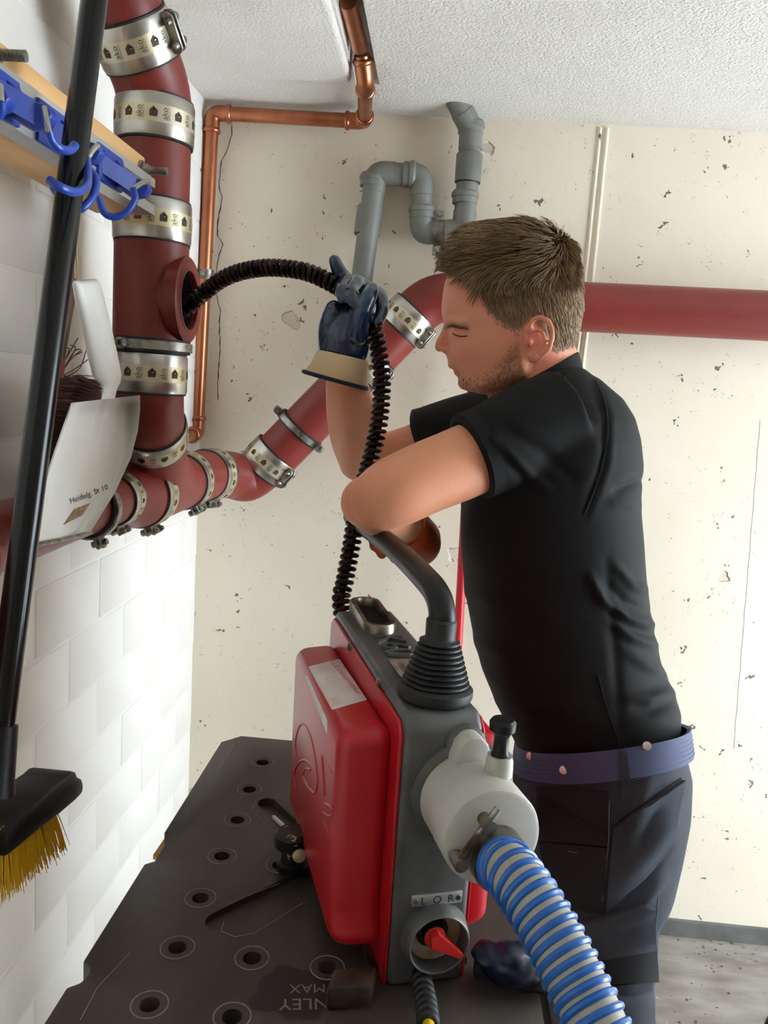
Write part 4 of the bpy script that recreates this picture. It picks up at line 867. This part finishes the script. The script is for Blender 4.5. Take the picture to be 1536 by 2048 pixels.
# ------------------------------------------------------------------ hair
hairv = MB(); hcol = []
def hairline(x): return np.interp(x, hx_, hl)
cnt = 0
while cnt < 15000:
    y = random.uniform(463, 712); th = random.uniform(-math.pi, math.pi)
    w_ = np.interp(y, hy, hw)
    if random.random() > w_/.078: continue
    p = hpt(y, th); u = PX(p)
    lim = hairline(u[0])+random.gauss(0, 2.5)
    if u[1] > lim: continue
    pn = hpt(y, th+.02)-hpt(y, th-.02); pv = hpt(min(y+2, 788), th)-hpt(max(y-2, 462), th); nrm = unit(np.cross(pn, pv)); C = hrow(y)[2]
    if nrm@(p-C) < 0: nrm = -nrm
    if y < 475: nrm = unit(nrm+npa((0, 0, 1)))
    top = np.clip((575-u[1])/70, 0, 1)*np.clip((1150-u[0])/60, .15, 1); fr = np.clip((960-u[0])/70, 0, 1); top = max(top, np.clip((975-u[0])/35, 0, 1))
    L = .011+.034*top-.018*fr*top+random.uniform(-.003, .004); L *= np.clip((lim-u[1])/40, .45, 1) if top < .4 else 1
    crown = np.clip((u[0]-1080)/50, 0, 1)*np.clip((560-u[1])/60, 0, 1)
    dirn = top*npa((-1.0, .10*math.sin(th*3), .10+.55*fr))+(1-top)*npa((.35, 0, -.95)); clump = noise.noise(Vector(p)*55)
    dirn = dirn+npa((0, .5, .25))*clump*top+npa(noise.noise_vector(Vector(p)*38))*(.30+.5*crown)
    dirn = dirn-nrm*(dirn@nrm); lift = .32+.22*top+.22*clump*top+.5*crown+random.uniform(-.06, .08)
    d1 = unit(unit(dirn)+nrm*lift); d2 = unit(unit(dirn)+nrm*(lift*.15)+npa((-.35*fr, 0, -.22*(1-fr)))*top)
    q = p-nrm*.001; a = q+d1*L*.45; b = a+unit(d1+d2)*L*.35; c = b+d2*L*.3
    r = .00055 if top < .4 else .0007
    hairv.tube([q, a, b, c], [r, r, r*.8, r*.25], 3, cap=False)
    k = np.clip(.5+.45*clump+random.gauss(0, .24), 0, 1); sh = np.clip((u[0]-1020)/130, 0, 1)*np.clip((u[1]-540)/60, 0, 1)
    cc_ = np.array(lin((84, 62, 40)))*(1-k)+np.array(lin((164, 132, 94)))*k; cc_ = cc_*(1-.6*sh)+np.array(lin((168, 142, 108)))*.6*sh
    hcol += [cc_]*12; cnt += 1
ho = hairv.build('hair', M['hair'], man, fix=False, ang=180); hc = np.ones((len(hairv.v), 4), np.float32); hc[:, :3] = np.array(hcol)
ho.data.color_attributes.new('tint', 'FLOAT_COLOR', 'POINT').data.foreach_set('color', hc.ravel())
m = MB(); bc_ = []
for k in range(150):
    x = random.uniform(888, 932); y = np.interp(x, [888, 905, 932], [651, 650, 657])+random.gauss(0, 2.0); p = onto(bodyT_, x, y, .0)
    if p is None: continue
    q = onto(bodyT_, x+9, y+1.5, .0018)
    if q is None: continue
    m.tube([p, (p+q)/2+npa((0, -.0006, 0)), q], [.0004, .0004, .0001], 3, cap=False); bc_ += [np.array(lin((138, 102, 72)))]*9
o = m.build('eyebrow', M['hair'], man, fix=False); hc = np.ones((len(m.v), 4), np.float32); hc[:, :3] = np.array(bc_); o.data.color_attributes.new('tint', 'FLOAT_COLOR', 'POINT').data.foreach_set('color', hc.ravel())
m = MB(); sc_ = []; tri = 0
while tri < 1500:
    x, y = random.uniform(885, 1056), random.uniform(690, 800); 
    if y < np.interp(x, bx, by)+random.uniform(2, 34): continue
    tri += 1; p = onto(bodyT_, x, y, 0.); q = onto(bodyT_, x+random.gauss(0, 2), y+random.uniform(3, 6), .0010)
    if p is None or q is None or np.linalg.norm(p-q) > .02 or abs(p[1]-YH) > .11: continue
    m.tube([p, q], [.0003, .00012], 3, cap=False); sc_ += [np.array(lin((128, 92, 62)))*random.uniform(.7, 1.3)]*6
o = m.build('beard_stubble', M['hair'], man, fix=False); hc = np.ones((len(m.v), 4), np.float32); hc[:, :3] = np.array(sc_); o.data.color_attributes.new('tint', 'FLOAT_COLOR', 'POINT').data.foreach_set('color', hc.ravel())
# ------------------------------------------------------------------ shirt
sh = MB(); tilt = lambda R, k, yc: [p+npa((0, 0, max(0, yc-p[1])*k)) for p in R]
sh.rings([tilt(ell(x0, x1, y+8, y-8, w_, 56, nrm=2.35), .34*np.clip((y-1330)/100, 0, 1), YH) for y, x0, x1, w_ in tor]+[tilt(ell(1036, 1338, 1505, 1462, .170, 56, nrm=2.35), .34, YH)])
sh.tube([W(1130, 838, 1.10), W(1075, 858, 1.085), W(1015, 884, 1.07), W(965, 905, 1.06), W(942, 915, 1.055)], [.070, .067, .062, .0575, .0565], 32)
sh.tube([W(1080, 830, 1.34), W(1000, 843, 1.36), W(920, 856, 1.395), W(850, 872, 1.42), W(836, 876, 1.422)], [.062, .060, .053, .049, .048], 28)
sh = remesh(sh, .0042, 8, .5)
V = np.array(sh.v); bm = sh.bm(); bm.normal_update(); bmesh.ops.recalc_face_normals(bm, faces=bm.faces); N = np.array([v.normal for v in bm.verts]); bm.free()
uv = PX(V); X_, Y_ = uv[:, 0], uv[:, 1]; nearside = V[:, 1] < YH+.02
def fold(P, amp, wid):
    P = np.array(P, float); best = np.full(len(V), 1e9); tt = np.zeros(len(V)); n = len(P)-1
    for i in range(n):
        a, b = P[i], P[i+1]; d = b-a; t = np.clip(((uv-a)@d)/(d@d), 0, 1); q = a+t[:, None]*d; r = np.linalg.norm(uv-q, axis=1); u = r < best; best = np.where(u, r, best); tt = np.where(u, (i+t)/n, tt)
    return amp*np.exp(-(best/wid)**2)*np.sin(np.pi*np.clip(tt*.9+.08, 0, 1))**.6*nearside
D = np.zeros(len(V))
for P, a, w_ in (([(1300, 1250), (1250, 1235), (1205, 1200), (1180, 1150)], .009, 9), ([(1292, 1225), (1250, 1205), (1215, 1165)], -.006, 8), ([(1306, 1292), (1262, 1275), (1220, 1240)], .008, 9), ([(1300, 1270), (1258, 1256), (1215, 1222)], -.006, 7), ([(1285, 1180), (1262, 1170), (1230, 1130)], .007, 9),
                 ([(1325, 1350), (1290, 1330), (1250, 1300)], .006, 11), ([(1340, 1400), (1300, 1420), (1260, 1410)], -.005, 12), ([(1345, 1385), (1300, 1400), (1240, 1395)], .006, 12), ([(1280, 960), (1255, 975), (1225, 985)], -.008, 8), ([(1275, 1010), (1250, 1005), (1220, 1010)], .004, 10),
                 ([(985, 880), (1040, 930), (1100, 985)], .005, 10), ([(1000, 900), (1050, 960), (1080, 1000)], -.005, 9), ([(1010, 860), (1080, 900), (1150, 960)], -.005, 14), ([(1180, 760), (1212, 830), (1210, 920), (1170, 1030)], -.003, 9), ([(1195, 760), (1226, 830), (1222, 930), (1185, 1040)], .002, 10),
                 ([(930, 1180), (980, 1200), (1040, 1190)], .004, 14), ([(950, 1280), (1010, 1310), (1080, 1300)], .005, 14), ([(1000, 1400), (1060, 1420), (1130, 1400)], .005, 14), ([(1215, 1120), (1230, 1300), (1240, 1460)], -.003, 10)): D += fold(P, a, w_)
D += np.array([noise.noise(Vector((p[0]*9, p[1]*9, p[2]*5))) for p in V])*.004
V = V+N*D[:, None]; sh.v = [tuple(p) for p in V]; sh.build('polo_shirt', M['shirt'], man, ang=180); shT = bvh(sh)
def ringobj(rings_, name, material, parent=man, ang=60): return MB().rings(rings_, False).build(name, material, parent, ang=ang)
ringobj([ell(968, 1166, 822, 742, .070, 40), ell(966, 1160, 808, 716, .0665, 40), ell(968, 1156, 800, 704, .064, 40), ell(972, 1151, 802, 704, .0615, 40), ell(974, 1156, 822, 735, .062, 40)], 'collar', M['shirt'])
m = MB(); m.tube(crom([onto(shT, x, y, .0) for x, y in ((1190, 762), (1208, 800), (1215, 850), (1210, 905), (1192, 970), (1168, 1030))], 5), .0013, 6); m.build('shoulder_seam', M['shirt'], man)
P = [onto(shT, x, y, .0006) for x, y in ((1196, 1350), (1208, 1400), (1222, 1440), (1238, 1488))]
if all(p is not None for p in P): MB().tube(crom(P, 5), .0009, 6).build('side_seam', M['shirt'], man)
for c, r, w_ in (((W(944, 914, 1.055), W(965, 905, 1.06)), .0572, .005), ((W(838, 875, 1.42), W(850, 872, 1.42)), .0485, .004)):
    MB().lathe(c[0], unit(c[1]-c[0]), [(-.002, r-.006), (-.003, r-.001), (0, r+.0015), (.016, r+.0015), (.02, r-.003)], 36, cap=False).build('sleeve_hem', M['shirt'], man)
# ------------------------------------------------------------------ trousers, belt, shoes
YT = 1.20
tr = MB(); hip = [(1496, 1042, 1344, .164), (1512, 1036, 1350, .168), (1560, 1028, 1364, .174), (1620, 1034, 1362, .174), (1680, 1048, 1350, .168), (1740, 1066, 1336, .160), (1780, 1085, 1322, .140)]
tr.rings([tilt(ell(x0, x1, y+18, y-18, w_, 56, YT, 2.3), .34*np.clip((1700-y)/160, 0, 1), YT) for y, x0, x1, w_ in hip])
kn_ = W(1216, 2050, 1.115); ft = npa((kn_[0]+.05, 1.09, .10))
tr.tube([W(1206, 1690, 1.135), W(1205, 1760, 1.125), W(1206, 1850, 1.12), W(1210, 1950, 1.115), kn_, kn_*.5+ft*.5, ft], [.092, .088, .080, .073, .068, .063, .058], 32)
kf = W(1150, 2030, 1.30); ff = npa((kf[0]-.02, 1.33, .10))
tr.tube([W(1170, 1690, 1.28), W(1160, 1800, 1.29), W(1155, 1920, 1.30), kf, kf*.5+ff*.5, ff], [.09, .084, .075, .068, .063, .058], 32)
tr = remesh(tr, .005, 8, .5); V = np.array(tr.v); bm = tr.bm(); bmesh.ops.recalc_face_normals(bm, faces=bm.faces); bm.normal_update(); N = np.array([v.normal for v in bm.verts]); bm.free(); uv = PX(V); nearside = V[:, 1] < YT+.05
D = np.zeros(len(V))
for P, a, w_ in (([(1345, 1640), (1300, 1690), (1240, 1750)], .007, 14), ([(1335, 1700), (1290, 1760), (1230, 1800)], -.006, 12), ([(1355, 1590), (1310, 1620), (1260, 1690)], -.005, 13), ([(1330, 1760), (1280, 1810), (1210, 1830)], .006, 10), ([(1300, 1560), (1270, 1640), (1255, 1720)], .005, 14), ([(1310, 1980), (1260, 1995), (1200, 1980)], -.006, 10), ([(1100, 1560), (1090, 1640), (1120, 1720)], .005, 14)): D += fold(P, a, w_)
D += np.array([noise.noise(Vector((p[0]*11, p[1]*11, p[2]*7))) for p in V])*.004
V = V+N*D[:, None]; tr.v = [tuple(p) for p in V]; tro = tr.build('trousers', M['trouser'], man, ang=180); trT = bvh(tr)
bR = lambda dy, k: tilt(ell(1040-k, 1352+k, 1494+dy, 1446+dy, .1765, 56, YT, 2.3), .34, YT)
bl_ = MB(); bl_.rings([bR(2, -3), bR(0, 3), bR(0, 6), bR(52, 12), bR(54, 8), bR(52, 2)], False); blt = bl_.build('belt', M['belt'], man); blT = bvh(bl_)
for x, y in ((1060, 1512), (1127, 1540), (1294, 1492)):
    p = onto(blT, x, y, 0)
    if p is not None:
        n_ = unit(CAMP-p); MB().lathe(p, n_, [(-.001, .0058), (.002, .0056), (.003, .003), (.0032, .0003)], 16).build('stud', M['stud'], blt)
m = MB()
for k in range(1, 6): m.rings([[p+npa((0, 0, 0)) for p in bR(8*k+2, 4+1.0*k)], bR(8*k+4, 7.2+1.2*k), bR(8*k+6, 4+1.0*k+1)], False)
m.build('belt_ribs', M['belt'], blt)
both = MB(); both.add(tr.v, tr.f); both.add(bl_.v, bl_.f); bothT = bvh(both)
def sheet(name, q, mt, th=.003, lift=.001, nu=12, nv=12, par=tro, tree=None):
    m = MB(); patch(m, tree or trT, q, nu, nv, th, lift); return m.build(name, mt, par, ang=60) if m.f else None
sheet('belt_loop', [(1238, 1500), (1252, 1496), (1262, 1592), (1243, 1596)], M['trouser'], .003, .002, 4, 14, tree=bothT)
sheet('holster_pocket', [(1078, 1572), (1216, 1582), (1214, 1690), (1082, 1672)], M['pocket'], .004)
sheet('pocket_panel', [(1082, 1682), (1214, 1694), (1206, 1826), (1100, 1810)], M['pocket'], .003)
sheet('holster_pocket', [(1226, 1652), (1362, 1560), (1336, 1700), (1212, 1822)], M['trouser'], .006)
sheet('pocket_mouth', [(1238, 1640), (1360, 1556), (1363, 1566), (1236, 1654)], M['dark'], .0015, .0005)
sheet('zip_line', [(1084, 1596), (1090, 1590), (1216, 1664), (1212, 1672)], M['dark'], .006, .001)
sheet('cargo_pocket', [(1172, 1858), (1300, 1822), (1306, 1958), (1180, 1958)], M['pocket'], .008)
sheet('pocket_flap', [(1170, 1836), (1298, 1806), (1300, 1868), (1172, 1892)], M['trouser'], .013)
sheet('pocket_flap', [(1172, 1888), (1298, 1866), (1300, 1890), (1174, 1912)], M['trouser'], .012)
sheet('knee_patch', [(1200, 1972), (1300, 1960), (1306, 2046), (1216, 2046)], M['trouser'], .003)
def seamline(P, r=.0009, mt='seam'):
    Q = [onto(trT, x, y, .0035) for x, y in P]
    if all(q is not None for q in Q): MB().tube(crom(Q, 5), r, 6).build('seam', M[mt], tro)
seamline([(1218, 1600), (1216, 1690), (1204, 1800)]); seamline([(1320, 1700), (1280, 1760), (1220, 1810)]); seamline([(1312, 1790), (1308, 1850), (1306, 1910)]); seamline([(1080, 1690), (1140, 1700), (1212, 1712)]); seamline([(1262, 1560), (1300, 1548), (1350, 1520)]); seamline([(1200, 2012), (1250, 2020), (1300, 2004)])
P = onto(trT, 1108, 1765, .004)
if P is not None: MB().cap_chain([(P, .008), (P+npa((.012, -.004, -.012)), .008)], 12).build('pocket_rag', M['pink'], tro)
for f, s in ((ft, 1), (ff, -1)):
    m = MB(); m.rings([[npa((f[0]+x*1.0, f[1]+w_*math.cos(a), z+h*math.sin(a))) for a in (2*math.pi*k/20 for k in range(20))] for x, w_, z, h in ((.075, .02, .05, .03), (.065, .036, .052, .048), (.02, .042, .06, .058), (-.05, .044, .05, .046), (-.12, .05, .036, .032), (-.17, .044, .030, .026), (-.195, .02, .026, .016))])
    m.build('shoe', M['shoe'], man, ang=60)
# ------------------------------------------------------------------ gloves
def gcap(P): return [(W(x, y, Y), r*SC) for x, y, Y, r in P]
m = MB()
for P in ([(683, 712, 1.232, 44), (687, 670, 1.226, 47), (694, 640, 1.226, 44)], [(664, 690, 1.228, 30), (662, 655, 1.215, 26), (668, 622, 1.205, 21)], [(712, 700, 1.222, 28), (720, 655, 1.205, 26), (724, 630, 1.195, 22)],
          [(700, 650, 1.25, 40), (722, 612, 1.258, 32), (738, 590, 1.25, 22)],
          [(716, 668, 1.19, 22), (722, 632, 1.172, 19), (734, 600, 1.170, 17), (744, 580, 1.18, 15)],
          [(742, 586, 1.235, 20), (762, 596, 1.212, 15), (765, 620, 1.19, 13), (756, 642, 1.176, 11)],
          [(738, 584, 1.245, 20), (716, 566, 1.215, 17), (703, 584, 1.178, 13), (704, 602, 1.170, 11)],
          [(724, 582, 1.25, 20), (697, 566, 1.222, 17), (682, 582, 1.182, 12), (684, 598, 1.176, 10)],
          [(712, 584, 1.25, 19), (690, 562, 1.238, 18), (677, 540, 1.228, 15), (669, 522, 1.222, 12.5)]): m.cap_chain(gcap(P), 14)
m = remesh(m, .0026, 3, .5); V = np.array(m.v); nn = np.array([noise.noise(Vector(p)*60) for p in V]); C0 = V.mean(0); m.v = [tuple(p+unit(p-C0)*k*.0016) for p, k in zip(V, nn)]
gb = m.build('work_glove', M['gloveB'], man, ang=180, label='glossy blue coated glove gripping the spiral')
def oval(x0, x1, y0, y1, Y, dp, n=36): return ell(x0, x1, y0, y1, dp, n, Y, 2.4)
ringobj([oval(638, 735, 700, 722, 1.235, .040), oval(633, 737, 706, 730, 1.236, .045), oval(622, 736, 728, 756, 1.245, .049), oval(610, 732, 742, 776, 1.252, .052), oval(612, 730, 743, 775, 1.252, .050), oval(634, 733, 712, 734, 1.238, .042)], 'glove_cuff', M['cuff'], gb)
MB().tube(oval(609, 733, 743, 777, 1.252, .052), .0032, 8, closed=True).build('cuff_hem', M['navy'], gb)
m = MB()
for P in ([(826, 1066, 1.19, 36), (832, 1086, 1.22, 33), (812, 1096, 1.22, 30), (786, 1092, 1.21, 26)], [(800, 1088, 1.22, 26), (772, 1076, 1.19, 17), (752, 1078, 1.13, 13), (750, 1092, 1.10, 11)],
          [(806, 1098, 1.22, 24), (778, 1092, 1.19, 16), (762, 1096, 1.12, 12), (764, 1108, 1.095, 10)], [(815, 1104, 1.21, 24), (796, 1108, 1.16, 15), (790, 1116, 1.11, 11)], [(836, 1100, 1.22, 24), (830, 1116, 1.20, 18)], [(800, 1075, 1.20, 20), (770, 1052, 1.15, 14), (752, 1044, 1.12, 12)]): m.cap_chain(gcap(P), 14)
m = remesh(m, .0026, 3, .5); go = m.build('work_glove', M['gloveO'], man, ang=180, label='orange leather glove closed round the black lever')
c0, c1 = W(806, 1050, 1.15), W(842, 1098, 1.235); ax = unit(c1-c0)
MB().lathe(c0, ax, [(.0, .030), (.0, .034), (.03, .0375), (.065, .040), (.085, .036), (.088, .02)], 32, cap=False).build('glove_cuff', M['gloveO'], go)
